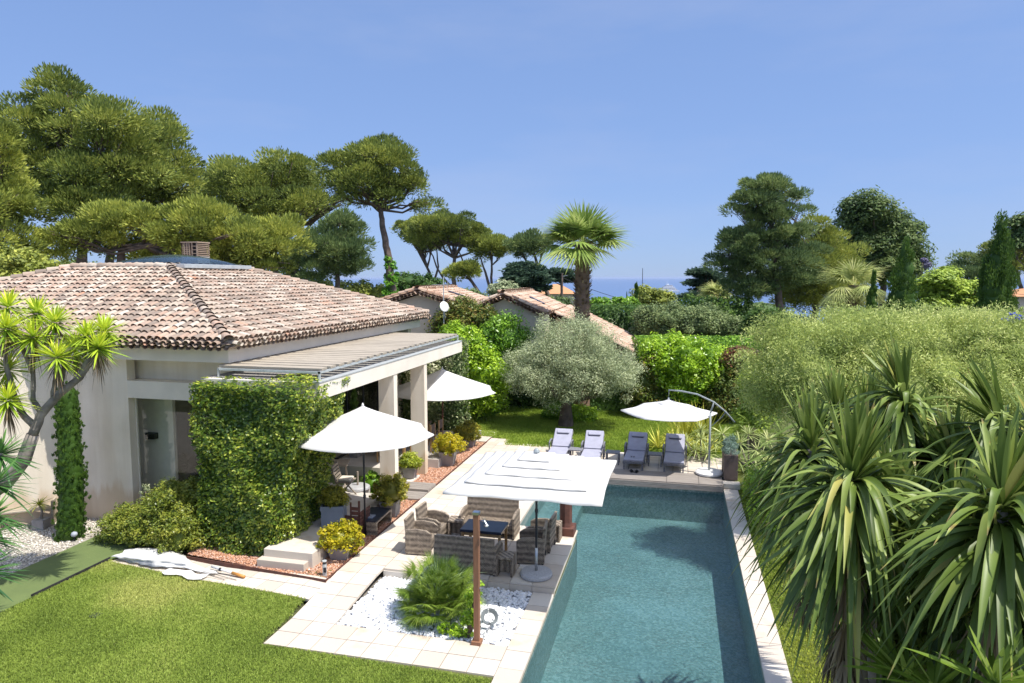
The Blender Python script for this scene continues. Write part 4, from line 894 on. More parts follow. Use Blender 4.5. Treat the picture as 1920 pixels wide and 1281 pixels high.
stool('small brown wicker stool between left armchair and far wicker sofa',-5.02,15.12,.1)
stool('small brown wicker stool at the end of the near wicker sofa',-3.36,13.33,.05)
stool('small brown wicker stool beside the rusty column base',-2.72,15.40,.0)
# dining table
root=thing('dining_table','low dark topped table with teak legs amid wicker seats','table',(-4.07,14.22,.15)); 
mb=MB(); mb.box(-.47,.47,-.34,.34,.59,.65); mb.build('tabletop',M_slate,root,bevel=.01)
mb=MB(); mb.box(-.42,.42,-.30,.30,.52,.588); mb.build('apron',M_teak,root)
for x in (-.42,.42):
    for y in (-.29,.29): mb=MB(); mb.box(x-.028,x+.028,y-.028,y+.028,0,.585); mb.build('leg',M_teak,root,bevel=.004)
o=MB(); o.lathe([(.035,0),(.045,.02),(.03,.05),(.028,.07),(.04,.10),(.035,.10),(.022,.07)],n=12); o=o.build('glass_jar',M_glass,loc=(-4.12,14.38,.80)); tag(o,'small clear glass jar standing on dark dining table','glass jar')
# rusty column on plinth
root=thing('steel_column','rust brown column on square plinth at terrace corner by the water','column',(-2.50,15.86,.15))
mb=MB(); mb.box(-.225,.225,-.225,.225,0,.20); mb.build('plinth',M_rust,root,bevel=.01)
mb=MB(); mb.lathe([(.175,.2),(.165,.24),(.15,.30),(.15,1.85),(.17,1.9)],n=8); mb.build('shaft',M_rust,root)
# shower post
root=thing('shower_post','tall square brown timber shower post with metal cap beside pebble bed','post',(-3.24,10.82,0))
mb=MB(); mb.box(-.048,.048,-.048,.048,.06,2.30); mb.build('post',M_post,root,bevel=.004)
mb=MB(); mb.box(-.085,.085,-.085,.085,0,.065); mb.build('foot',M_post,root,bevel=.006)
mb=MB(); mb.box(-.055,.055,-.055,.055,2.30,2.345); mb.build('cap',M_steel,root); mb=MB(); mb.tube([(.05,-.0,2.2),(.16,-.05,2.21),(.20,-.07,2.16)],.012,n=8); mb.lathe([(.03,2.13),(.04,2.15),(.015,2.17)],.20,-.07,12); mb.build('shower_head',M_steel,root)
mb=MB(); mb.tube([(.05,0,1.0),(.09,0,1.0)],.02,n=8); mb.build('tap',M_steel,root)
mb=MB()
for k in range(4):
    r_=.15-.015*k; mb.tube([(r_*math.cos(t),.012*k,.2+r_*math.sin(t)*1.1) for t in np.linspace(0,2*PI,26)],.011,n=6,cap=False)
o=mb.build('garden_hose',M_hose,loc=(-3.12,11.25,.0),smooth=True); o.rotation_euler=(rad(-62),0,rad(20)); o.location.z=.10; tag(o,'coiled grey garden hose lying behind the brown timber post','hose')
mb=MB(); mb.box(-.15,.15,-.1,.1,0,.006); o=mb.build('drain_cover',M_whitest,loc=(-3.0,13.72,.155)); tag(o,'pale square drain cover on terrace next to parasol base','drain cover')
mb=MB(); mb.box(-.09,.09,-.09,.09,-.0,.012); o=mb.build('lawn_manhole',M_dark,loc=(-10.5,10.1,-.01),bevel=.003); tag(o,'small dark cover sunk in the near lawn','cover')
# loungers: foot at -Y, head at +Y
def lounger():
    root=thing('sun_lounger','x','sun lounger',(0,0,0),0,'lilac grey sun loungers on the far terrace'); w=.33
    mb=MB(); mb.box(-w,w,-.98,.25,.20,.29); mb.build('frame',M_wickG,root,bevel=.01)
    A_=rad(33); Mb=Matrix.Translation((0,.22,.30))@Matrix.Rotation(A_,4,'X')
    mb=MB(); mb.box(-w,w,0,.86,-.035,.0,M=Mb); mb.build('backrest',M_wickG,root,bevel=.01)
    mb=MB(); mb.box(-w+.02,w-.02,-.97,-.0+.20,.292,.345); cu=mb.build('cushion',M_cush,root,bevel=.02)
    mb=MB(); mb.box(-w+.02,w-.02,.03,.88,.004,.062,M=Mb); mb.build('back_cushion',M_cush,root,bevel=.02)
    mb=MB(); mb.box(-.22,.22,.62,.78,.064,.115,M=Mb); hr=mb.build('head_pillow',M_cush,root,bevel=.025)
    mb=MB(); mb.box(-.19,.19,.605,.625,.064,.10,M=Mb); mb.build('pillow_strap',M_cushD,hr)
    for s in (-1,1):
        mb=MB(); x=s*(w+.04); mb.bar((x,.05,.0),(x,.05,.50),.045); mb.bar((x,.55,.0),(x,.55,.50),.045)
        mb.tube([(x,.03,.47),(x,.10,.53),(x,.3,.55),(x,.52,.53),(x,.58,.45)],.028,n=6); mb.build('armrest',M_wickG,root)
    for x in (-w+.04,w-.04):
        for y in (-.93,-.1): mb=MB(); mb.box(x-.022,x+.022,y-.022,y+.022,0,.20); mb.build('leg',M_wickG,root)
    return root
lg=lounger(); 
lg.location=(-3.80,22.65,.155); lg['label']='lilac grey sun lounger in front of the olive trunk, leftmost of four'
dup(lg,(-2.68,22.60,.155),.02,'lilac grey sun lounger between the first two small side tables, second from left')
l3=dup(lg,(-1.24,22.72,.155),-.03,'lilac grey sun lounger with dark sunglasses left on its cushion, half shaded')
dup(lg,(.02,22.75,.155),-.02,'lilac grey sun lounger nearest the cantilever parasol pole, half shaded')
mb=MB()
for s in (-1,1): mb.lathe([(.028,0),(.03,.01),(.012,.016)],s*.036,0,10); mb.bar((s*.06,0,.012),(s*.055,.13,.008),.008)
o=mb.build('sunglasses',M_tv,loc=(-1.30,22.05,.502)); tag(o,'dark sunglasses lying on a lounger cushion','sunglasses')
for x in (-1.28,-1.12):
    pass
def slip(x,y,rz,lab):
    mb=MB(); mb.prism([(-.045,-.12),(.045,-.12),(.052,.04),(.03,.13),(-.03,.13),(-.05,.04)],0,.018); mb.tube([(-.045,.02,.018),(-.02,.03,.055),(.02,.03,.055),(.045,.02,.018)],.012,n=6)
    o=mb.build('sandal',M_tv,loc=(x,y,.155)); o.rotation_euler=(0,0,rz); tag(o,lab,'sandal','pair of dark sandals on the deck')
slip(-1.30,21.58,.3,'dark sandal below the third lounger, left of its pair'); slip(-1.14,21.55,-.2,'dark sandal below the third lounger, right of its pair')
def sidet(x,y,lab):
    root=thing('side_table',lab,'side table',(x,y,.155),0,'small grey side tables between loungers')
    mb=MB(); mb.box(-.23,.23,-.20,.20,.36,.40); mb.build('tabletop',M_wickG,root,bevel=.008)
    for a in (-.20,.20):
        for b in (-.17,.17): mb=MB(); mb.box(a-.02,a+.02,b-.02,b+.02,0,.36); mb.build('leg',M_wickG,root)
sidet(-3.22,22.50,'small grey side table between the two left loungers'); sidet(-1.97,22.42,'small grey side table between the second and third loungers'); sidet(-.60,22.50,'small grey side table between the two half shaded loungers')
# trough with lavender-grey bush
root=thing('tall_planter','tall narrow brown planter with blue green bush at deck end','planter',(1.70,21.85,.15))
mb=MB(); mb.box(-.20,.20,-.55,.55,.0,.78); mb.build('trough',M_brownpot,root,bevel=.012)
V,Fc,r_=foliage_geo([[0,-.3,.85,.19,.26,.20],[0,.22,.90,.19,.30,.25]],90,.09,60,.035,.5,inner=.7); npmesh('bush',V,Fc,L_lav,root,r_)
# pots ---------------------------------------------------------------
def potplant(label,x,y,z,pm,h,b,t_,leaf,rx,rz_,shape='sq',zc=None,n=70,group='potted spurges along the terrace',rot=.1,size=.07):
    root=thing('potted_plant',label,'potted plant',(x,y,z),0,group); mb=MB()
    mb.sqpot(h,b,t_,rot=rot); mb.build('pot',pm,root)
    zc=zc or h+rz_*.65
    lob=[[0,0,zc,rx,rx,rz_]]; g=[foliage_geo(lob,n,.10,60,size,.45,'leaf',.9,.75),ellcore(lob,.75,8)]
    V,Fc,r_=join(g); npmesh('foliage',V,Fc,leaf,root,r_); return root
potplant('bright golden spurge in grey pot on red gravel beside the garden steps',-7.14,13.38,.08,M_greypot,.30,.17,.24,L_gold,.43,.30)
potplant('bronze green spurge in square grey pot next to the first column',-7.18,16.15,.1,M_greypot,.42,.19,.23,L_gold2,.46,.36)
potplant('small green spurge in tapered grey pot on white step between columns',-7.88,19.25,.17,M_greypot,.36,.14,.21,L_potg,.29,.22)
potplant('yellow spurge in pale tapered pot just beyond the second column',-7.28,21.1,.1,M_greypot,.48,.18,.26,L_gold,.48,.34)
potplant('dark bronze spurge in wide grey pot, last at the far gravel end',-7.42,23.7,.1,M_greypot,.30,.24,.30,L_gold2,.52,.36)
potplant('low bronze plant in blue grey cube pot on the shaded terrace',-7.88,14.45,.43,M_bluepot,.50,.26,.27,L_gold2,.27,.22,rot=.3)
bush('small_shrub','small dark shrub growing against the foot of first column',[[-8.35,17.6,.40,.30,.28,.30]],L_laurel,50,.1,60,.08,stem=False)
# storage table with glass shelf
root=thing('wicker_coffee_table','low wicker coffee table with glass shelf on red gravel','coffee table',(-7.22,15.22,.10),.05)
for y in (-.48,.48):
    mb=MB(); mb.box(-.28,.28,y-.04,y+.04,0,.34) if y>0 else mb.box(-.28,.28,y-.04,y+.04,.0,.34); mb.build('end_panel',M_wick,root,bevel=.008)
mb=MB(); mb.box(-.28,.28,-.438,.438,.30,.34); mb.build('top_frame',M_wick,root); mb=MB(); mb.box(-.26,.26,-.50,.50,.345,.355); mb.build('glass_top',M_slate,root); mb=MB(); mb.box(-.24,.24,-.436,.436,.13,.145); mb.build('shelf',M_glass,root)
mb=MB(); mb.box(-.17,.17,-.12,.12,0,.03); o=mb.build('tray',M_bluepot,loc=(-7.28,15.0,.455),bevel=.008); tag(o,'blue grey tray resting on low wicker coffee table','tray')
# bollard lights
for i,(x,y,z,lab) in enumerate(((-7.04,12.45,.09,'short grey bollard light in red gravel near path corner'),(-7.25,24.75,.13,'short grey bollard light at far end of red gravel'))):
    root=thing('bollard_light',lab,'bollard light',(x,y,z),0,'bollard lights in red gravel'); mb=MB(); mb.tube([(0,0,0),(0,0,.26)],.045,n=14); mb.build('post',M_galv,root,smooth=False)
    mb=MB(); mb.tube([(0,0,.262),(0,0,.32)],.035,n=12); mb.build('lamp_head',M_dark,root); mb=MB(); mb.tube([(0,0,.32),(0,0,.335)],.05,n=14); mb.build('cap',M_galv,root); mb=MB(); mb.box(.0,.05,-.05,-.02,.1,.2); mb.build('socket',M_dark,root)
root=thing('spot_light','small round spotlight on stake beside clipped column cypress','spotlight',(-13.93,12.95,0)); mb=MB(); mb.tube([(0,0,0),(0,0,.13)],.012,n=6); mb.build('stake',M_dark,root)
mb=MB(); mb.lathe([(.02,.12),(.06,.14),(.075,.18),(.06,.22),(.02,.24)],n=14); mb.build('lamp_head',mat('frosted lamp',(.45,.48,.55)),root,smooth=True)
mb=MB(); mb.lathe([(.03,0),(.04,.02),(.015,.045)],n=10); o=mb.build('white_stone',M_whitest,loc=(-7.5,12.62,.08)); tag(o,'white stone lying on red gravel near path corner','stone')
# folded parasol lying on the garden walk
root=thing('folded_parasol','collapsed white parasol lying along the garden walk','folded parasol',(-10.6,12.35,.03),rad(-7.3))
V=[];Fc=[];n=34;mm=20
rg=np.random.default_rng(5)
for i in range(n+1):
    s=i/n; x=-1.55+2.75*s; wy=(.08+.30*math.sin(PI*min(1,s*1.25+.12))**.8)*(1-.35*s)+.03; hh=.03+.075*(math.sin(PI*min(1,s*1.1+.08)))**.8
    for j in range(mm):
        t_=2*PI*j/mm; f=1+.16*math.sin(5*t_+6*s)+.08*math.sin(9*t_-11*s)+.05*math.sin(17*s*3+t_*3)
        V.append((x+.07*math.sin(3*t_+2)*math.sin(PI*s)+.05*math.sin(4*t_),math.cos(t_)*wy*f+.06*math.sin(5*s),max(0,hh*.55+math.sin(t_)*hh*f*.8)))
for i in range(n):
    for j in range(mm): Fc.append((i*mm+j,(i+1)*mm+j,(i+1)*mm+(j+1)%mm,i*mm+(j+1)%mm))
npmesh('canopy',V,Fc,M_white,root,smooth=False)
V=[];Fc=[]
for i in range(9):
    for j in range(5): V.append((.1+i*.13,-.22-j*.06-.05*math.sin(i*1.3),.012+.03*abs(math.sin(i*2.1+j))*(1-j/5)))
for i in range(8):
    for j in range(4): Fc.append((i*5+j,(i+1)*5+j,(i+1)*5+j+1,i*5+j+1))
npmesh('loose_flap',V,Fc,M_white,root)
mb=MB(); mb.tube([(1.0,.02,.09),(1.62,-.02,.06)],.028,n=10); mb.build('sleeve',M_white,root,smooth=True); mb=MB(); mb.tube([(1.60,-.02,.06),(1.95,-.05,.045)],.032,n=10); mb.build('pole',M_orange,root,smooth=True)
mb=MB(); mb.tube([(1.24,-.0,.075),(1.29,0,.073)],.038,n=10); mb.build('collar',M_dark,root)
mb=MB(); mb.bar((.9,-.12,.03),(1.85,-.17,.012),.012); mb.bar((.8,-.2,.03),(1.6,-.24,.012),.012); mb.build('rib',M_wickP,root)
# terrace interior: club chair, folding chair and table, base, dining group
def clubchair(x,y,z,rz,lab):
    root=thing('wicker_club_chair',lab,'armchair',(x,y,z),rz)
    mb=MB(); mb.box(-.38,.38,.26,.38,.06,.78); mb.build('backrest',M_wickP,root,bevel=.02)
    for s in (-1,1): a,b=sorted((s*.38,s*.27)); mb=MB(); mb.box(a,b,-.36,.258,.06,.58); mb.build('armrest',M_wickP,root,bevel=.02)
    mb=MB(); mb.box(-.265,.265,-.34,.255,.06,.30); mb.build('seat',M_wickP,root); mb=MB(); mb.box(-.26,.26,-.34,.25,.31,.43); mb.build('cushion',M_cream,root,bevel=.03)
clubchair(-8.95,15.35,.43,PI,'pale wicker club chair with cream cushion turning its back to the steps')
root=thing('folding_chair','weathered folding teak chair with cream cushion under the canopy','chair',(-8.55,16.35,.43),rad(100))
for s in (-.22,.22): 
    mb=MB(); mb.bar((s,-.22,0),(s,.20,.46),.03); mb.bar((s,.22,0),(s,-.20,.46),.03); mb.build('leg',M_grteak,root); mb=MB(); mb.bar((s,.18,.42),(s,.32,.92),.035); mb.build('back_post',M_grteak,root)
mb=MB(); mb.box(-.23,.23,-.22,.20,.44,.465); mb.build('seat',M_grteak,root); mb=MB()
for k in range(5): mb.bar((-.22,.20+.02*k,.52+.085*k),(.22,.20+.02*k,.52+.085*k),.012,.06)
mb.build('back_slats',M_grteak,root); mb=MB(); mb.box(-.19,.19,-.18,.16,.468,.54); mb.build('cushion',M_cream,root,bevel=.03)
root=thing('folding_table','weathered folding teak table with open lattice under canopy','table',(-9.25,17.0,.43),rad(20))
mb=MB()
for k in range(7): mb.box(-.42,.42,-.35+k*.1,-.26+k*.1,.70,.725)
mb.build('tabletop',M_grteak,root); 
for s in (-.33,.33): mb=MB(); mb.bar((s,-.3,0),(s,.28,.7),.04,.025); mb.bar((s+.03,.3,0),(s+.03,-.28,.7),.04,.025); mb.build('leg',M_grteak,root)
root=thing('spare_parasol_base','round grey parasol base with empty tube on covered terrace','parasol base',(-8.55,17.05,.43)); mb=MB(); mb.lathe([(.32,0),(.34,.03),(.33,.08),(.28,.11),(.04,.12)],n=26); mb.build('base',M_gran,root); mb=MB(); mb.tube([(0,0,.1),(0,0,.5)],.028,n=10); mb.build('tube_socket',M_grteak,root)
def dchair():
    root=thing('dining_chair','x','chair',(0,0,0),0,'teak chairs round covered dining table')
    for x in (-.2,.2):
        for y,h in ((-.2,.44),(.2,.92)): mb=MB(); mb.box(x-.018,x+.018,y-.018,y+.018,0,h); mb.build('leg',M_teak,root)
    mb=MB(); mb.box(-.23,.23,-.22,.22,.44,.47); mb.build('seat',M_brownpot,root,bevel=.008); mb=MB(); mb.box(-.18,.18,.19,.215,.60,.90); mb.build('backrest',M_brownpot,root); return root
root=thing('patio_dining_table','long dark patio table with teak legs beneath the canopy','table',(-9.0,21.6,.43)); mb=MB(); mb.box(-.5,.5,-1.25,1.25,.70,.74); mb.build('tabletop',M_brownpot,root,bevel=.006)
for x in (-.42,.42):
    for y in (-1.15,1.15): mb=MB(); mb.box(x-.04,x+.04,y-.04,y+.04,0,.70); mb.build('leg',M_teak,root)
dc=dchair(); dc.location=(-9.0,19.95,.43); dc.rotation_euler=(0,0,PI); dc['label']='teak legged chair at the near head of covered dining table'
for i,(x,y,rz_,lab) in enumerate(((-8.2,20.8,-PI/2,'teak legged chair on pool side of covered dining table, behind parasol'),(-8.2,21.6,-PI/2,'teak legged chair in the middle of the pool side of covered dining table'),(-8.2,22.4,-PI/2,'teak legged chair on pool side of covered dining table, at its far end'),(-9.8,20.8,PI/2,'teak legged chair on the villa side of covered dining table, near end'),(-9.8,22.0,PI/2,'teak legged chair on the villa side of covered dining table, far end'))):
    dup(dc,(x,y,.43),rz_,lab)
# items by the left wall
root=thing('slatted_bench','whitewashed slatted bench at the wall by the left edge','bench',(-16.0,13.55,0),rad(35))
for k in range(3): mb=MB(); mb.box(-.6+k*.0,.6,-.22+k*.15,-.10+k*.15,.42,.45); mb.build('seat_board',M_slat,root)
mb=MB()
for k in range(4): mb.box(-.6,.6,.26,.285,.0+k*.18,.15+k*.18)
mb.build('backrest',M_slat,root)
for s in (-.6,.57): mb=MB(); mb.box(s,s+.04,-.22,.26,.0,.62); mb.build('side_panel',M_slat,root)
root=thing('small_yucca_pot','young yucca in square grey pot at the villa wall','potted plant',(-15.45,13.45,0),.2); mb=MB(); mb.box(-.15,.15,-.15,.15,0,.26); mb.build('pot',M_greypot,root,bevel=.01)
mb=MB(); mb.tube([(0,0,.2),(.03,.0,.45),(-.04,0,.62)],[.035,.03,.02],n=8); mb.build('stem',M_barkG,root); 
n=46; d_=rdir(n); d_[:,2]=np.abs(d_[:,2])*1.0-.25; V,Fc,r_=blades_geo(np.tile([[-.04,0,.62]],(n,1)),d_,R.uniform(.25,.42,n),.03,R.uniform(.1,.5,n)); npmesh('leaves',V,Fc,L_potg,root,r_)
mb=MB(); mb.sqpot(.28,.11,.15); o=mb.build('empty_pot',M_greypot,loc=(-14.85,13.7,0)); tag(o,'small empty grey pot against the wall behind column cypress','pot')
# ================================================================ VEGETATION
def G3(px,py,D): q=at(px,py,D); return (q[0],q[1],hz(q[1])-.05)
def tr(name,label,cat,lob,D,leaf,trunk,r0,npuff,rp,per,size,aspect=.3,mode='needle',dds=None,**k):
    """lob: (px,py,rx,ry[,dd]); trunk: surveyed (px,py) from ground up"""
    L=[pxl(*l[:4],D,l[4] if len(l)>4 else R.uniform(-.06,.06)*sz(80,D)*3) for l in lob]
    if mode!='flat': L=knob(L,3 if len(L)<5 else 2,.42,.92)
    q=at(*trunk[0],D); base=(q[0],q[1],hz(q[1])-.1); T=[base]+[tuple(at(*p,D)) for p in trunk]
    if T[1][2]<=base[2]+.2: T=T[:1]+T[2:]
    if mode=='needle': npuff,rp,per,size=int(npuff*.9),rp*1.22,int(per*3.6),size*.80; k.setdefault('ex',.20); k.setdefault('hemi',.5); k.setdefault('flat',.62); k.setdefault('inner',.45); k.setdefault('sep',.92)
    ex=k.pop('ext',None)
    if ex: k['extra']=[([tuple(at(*p,D)) for p in path],rr) for path,rr in ex]
    return tree(name,label,cat,L,leaf,base,T,r0,npuff,rp,per,size,aspect,mode,**k)
GP='pines behind the villa'
tr('pine_tree','tallest broad pine behind the villa roof, crown reaching highest in the sky','pine tree',[(112,185,48,40),(60,250,80,48),(185,250,90,55),(100,330,105,55),(230,300,70,55),(60,385,80,40),(165,395,85,42)],38,L_pine,[(153,520),(152,440),(140,330)],.38,420,.85,150,.30,.30,group=GP)
tr('pine_tree','broad pine behind the villa with a shoulder crown right of the tallest one','pine tree',[(300,262,48,36),(325,320,42,42),(270,365,70,42),(345,350,28,42),(240,330,50,40)],43,L_pine,[(205,520),(210,440),(260,360)],.36,300,.85,150,.32,.30,group=GP)
tr('pine_tree','pale green pine spreading low over the chimney and skylight','pine tree',[(390,430,80,42),(470,450,75,36),(320,430,60,42),(240,425,60,40),(430,495,70,28),(530,445,45,30),(180,440,50,34),(120,455,50,28),(300,475,60,22,2),(510,500,40,22)],33,L_pineL,[(226,520),(228,470),(330,450)],.30,440,.60,150,.26,.30,group=GP,ext=[([(345,520),(330,480),(300,440)],.14)])
tr('pine_tree','pine cut by the left edge of the photo beside the yucca','pine tree',[(-20,300,50,50),(-15,390,55,60),(15,470,50,40)],31,L_pineL,[(-10,540),(-10,400)],.28,200,.6,150,.26,.30,group=GP)
tr('umbrella_pine','dome crowned stone pine between the broad pines and tall ivy-clad pine','pine tree',[(490,345,105,42),(425,362,60,35),(555,372,55,36),(500,388,105,26),(592,390,30,16),(640,383,22,8)],56,L_pine,[(515,540),(514,470),(510,425)],.42,460,.95,150,.36,.30,group=GP,lr=.4)
tr('pine_tree','dark open crowned pine left of the tall ivy-clad trunk','pine tree',[(640,432,36,28),(605,462,36,26),(645,478,45,28),(668,505,28,14),(600,505,40,26),(580,470,26,26)],45,L_aleppo,[(630,570),(633,500),(638,430)],.24,230,.6,110,.34,.22,group=GP)
tr('pine_tree','thin dark pine showing sky between its branches behind the villa ridge','pine tree',[(555,470,26,20),(545,505,30,20),(575,530,26,16)],50,L_aleppo,[(553,560),(552,480)],.16,100,.5,100,.32,.22,group=GP)
q=tr('umbrella_pine','tall lone pine with curved bare trunk and ivy round its foot','pine tree',[(705,300,58,32),(665,322,45,36),(742,322,46,36),(637,348,30,26),(705,352,64,30),(768,345,28,22),(795,384,18,11),(735,290,30,18)],50,L_pine,[(738,590),(735,540),(728,480),(718,430),(714,385)],.42,400,.75,150,.32,.28,limbs=True,lr=.26,ls=.93,ext=[([(716,400),(690,378),(650,372),(622,384)],.10),([(716,395),(750,385),(790,388)],.10)],group=GP)
b=q.location; lob=[pxl(733+R.uniform(-3,3),y,9+(y-480)*.09,12,50,0,1) for y in range(492,600,14)]
V,Fc,r_=foliage_geo(rel(lob,b),120,.22,60,.16,.7); npmesh('ivy',V,Fc,L_creep,q,r_)
tr('umbrella_pine','flat topped umbrella pine, widest crown of the distant group','pine tree',[(835,425,50,20),(870,440,42,20),(800,440,40,20),(890,452,24,14)],92,L_pine,[(850,560),(852,500),(850,460)],.42,330,.95,120,.5,.28,lr=.45,ext=[([(905,560),(880,520),(860,470)],.25),([(870,570),(830,520),(800,460)],.22)],group='distant umbrella pines')
tr('umbrella_pine','umbrella pine with forked leaning trunks at left of the distant group','pine tree',[(785,430,34,16),(770,442,22,16),(800,462,30,10)],95,L_pine,[(806,560),(808,520),(790,475)],.34,190,.85,120,.5,.28,lr=.5,ext=[([(812,540),(822,500),(818,460)],.2)],group='distant umbrella pines')
tr('umbrella_pine','small umbrella pine with two slim trunks right of the distant group','pine tree',[(925,462,30,16),(908,472,18,12),(940,472,18,12)],90,L_pineL,[(922,560),(922,510),(922,480)],.26,150,.8,110,.5,.28,ext=[([(925,560),(910,510),(900,480)],.24)],group='distant umbrella pines')
tr('umbrella_pine','umbrella pine half hidden behind the fan palm fronds','pine tree',[(995,455,32,16),(985,470,20,12),(1015,462,16,10)],84,L_aleppo,[(1030,565),(1015,515),(1002,478)],.36,150,.75,110,.46,.28,group='distant umbrella pines')
tr('umbrella_pine','small leaning pine low beneath the distant umbrella crowns','pine tree',[(875,508,26,12),(850,515,16,10)],80,L_pineL,[(905,560),(885,530),(870,515)],.2,90,.6,100,.42,.28,group='distant umbrella pines')
tr('cedar_tree','dark blue green cedar in front of the sea','cedar tree',[(985,505,26,14),(975,520,30,14),(995,535,30,14),(960,528,16,12),(1008,518,14,14)],82,L_cedar,[(982,570),(984,510)],.3,200,.8,110,.5,.35,mode='flat',flat=.45)
tr('cedar_tree','flat topped cedar above the orange roofed far house','cedar tree',[(1050,512,26,6),(1065,522,22,6),(1035,520,14,6)],100,L_cedar,[(1052,570),(1052,515)],.3,110,.8,100,.5,.35,mode='flat',flat=.4)
def dbush(name,label,l,D,leaf,n=110,rp=.5,per=90,size=.26,cat='shrub',group='bushes beyond the villa',**k):
    L=[pxl(*x,D) for x in l]; q=at(l[0][0],l[0][1],D)
    return bush(name,label,L,leaf,n,rp,per,size,base=(q[0],q[1],hz(q[1])-.1),cat=cat,group=group,**k)
dbush('bush','mid green bush at the foot of tall ivy-clad pine, on its left',[(620,560,70,28),(560,565,50,22),(690,560,36,26)],52,L_pineL)
dbush('bush','dark bush right of ivy-clad trunk, over the neighbour roof',[(770,530,36,16),(800,538,30,16),(755,545,30,20)],68,L_hedge)
dbush('bush','broad green bush low behind the neighbour ridge',[(840,560,50,18),(880,565,40,16)],66,L_aleppo)
dbush('bush','small rounded olive green bush left of dark cedar',[(945,548,22,14)],62,L_olive,n=70)
dbush('bush','low scrub behind the gables left of the utility pole',[(1000,575,40,14),(1040,572,30,12)],70,L_aleppo,n=80)
dbush('bush','dark bush under the left pines at the photo edge',[(25,505,55,30),(80,520,50,24)],27,L_pineL,n=90,rp=.35,size=.16)
for i,(x,y,rx,ry,D,lf,lab) in enumerate(((130,520,60,28,60,L_aleppo,'dim bush between the trunks of the tallest pine'),(290,515,60,24,60,L_olive,'grey green bush behind the skylight dome'),(400,525,50,24,62,L_aleppo,'dark bush behind the chimney'),(500,535,60,26,62,L_aleppo,'dark bush under the dome crowned stone pine'))):
    dbush('bush',lab,[(x,y,rx,ry)],D,lf,n=90)
# distant woodland down the slope to the shore: reads as one mass
L=[]
for i in range(60):
    x=R.uniform(-100,2050); D=R.uniform(120,260)
    y0=555 if x<1100 else 575
    if 1190<x<1320: y0=590
    p_=at(x,y0,D); L.append([p_[0],p_[1],min(p_[2],hz(p_[1])+R.uniform(4,7)),R.uniform(6,11),R.uniform(5,8),R.uniform(3,5)])
V,Fc,r_=foliage_geo(L,1000,1.9,60,.9,.6); g2=ellcore(L,.85,6); V,Fc,r_=join([(V,Fc,r_),g2]); o=npmesh('distant_woodland',V,Fc,L_aleppo,None,r_); o['kind']='stuff'
# ---- right side trees
GR='trees beyond the pepper tree'
tr('pine_tree','tall conical pine with bare lower trunk right of the sea view','pine tree',[(1440,348,32,20),(1420,378,38,20),(1470,375,42,20),(1508,395,17,8),(1445,405,48,22),(1392,402,24,9),(1430,445,62,24),(1480,440,40,24),(1385,468,34,14),(1380,500,42,20),(1450,490,70,26),(1400,540,50,22),(1500,480,40,24),(1470,525,50,20),(1360,485,20,10)],46,L_aleppo,[(1470,610),(1460,560),(1450,470),(1440,345)],.34,640,.55,120,.34,.20,group=GR,lr=.2,inner=.35,sep=.95,flat=.58)
tr('pine_tree','bushy pale pine filling the gap between conical pine and macrocarpa','pine tree',[(1545,455,36,28),(1520,495,50,36),(1572,490,34,34),(1500,545,50,34),(1560,545,50,34),(1530,425,20,14)],50,L_pineL,[(1520,620),(1535,560),(1540,470)],.32,420,.65,120,.32,.22,group=GR)
tr('macrocarpa','very dark irregular conifer with an overhanging head against the sky','conifer',[(1620,400,36,22),(1600,418,22,20),(1655,425,40,26),(1640,462,48,28),(1688,458,32,28),(1700,490,26,22),(1660,500,50,30)],58,L_macro,[(1650,620),(1655,520),(1645,440)],.4,700,1.0,330,.34,.4,mode='leaf',group=GR,sep=.8,ex=.22,hemi=.35,inner=.55,flat=.7)
tr('pine_tree','distant rounded pine between robinia and columnar cypress','pine tree',[(1830,500,34,24),(1800,525,40,26)],90,L_aleppo,[(1825,600),(1826,520)],.3,150,1.0,90,.5,.3,group=GR)
tr('umbrella_pine','umbrella pine behind the columnar cypress at the right edge','pine tree',[(1885,470,36,22),(1920,478,36,26),(1895,500,40,20)],75,L_pine,[(1918,600),(1915,540),(1900,490)],.34,230,.8,110,.4,.28,group=GR)
tr('conifer','dark conifer tip cut by the right edge above the umbrella pine','conifer',[(1925,430,22,20),(1912,455,20,14)],62,L_macro,[(1930,600),(1925,450)],.2,70,.6,110,.4,.5,mode='leaf',group=GR)
tr('robinia','fresh light green feathery tree left of columnar cypress','tree',[(1755,545,40,28),(1800,555,36,28),(1770,520,26,16),(1815,585,30,22),(1750,580,40,24)],42,L_robin,[(1775,620),(1772,560)],.16,260,.5,80,.24,.5,mode='leaf',group=GR,flat=.5,upw=1.2)
tr('jacaranda','sprig of violet blossom rising over the robinia','tree',[(1733,489,4,3),(1739,498,4,2)],44,leafm('violet blossom',(.10,.09,.17),(.16,.15,.25),(.24,.22,.32),gain=1.0),[(1745,610),(1738,540),(1735,500)],.05,14,.16,50,.14,.6,mode='leaf')
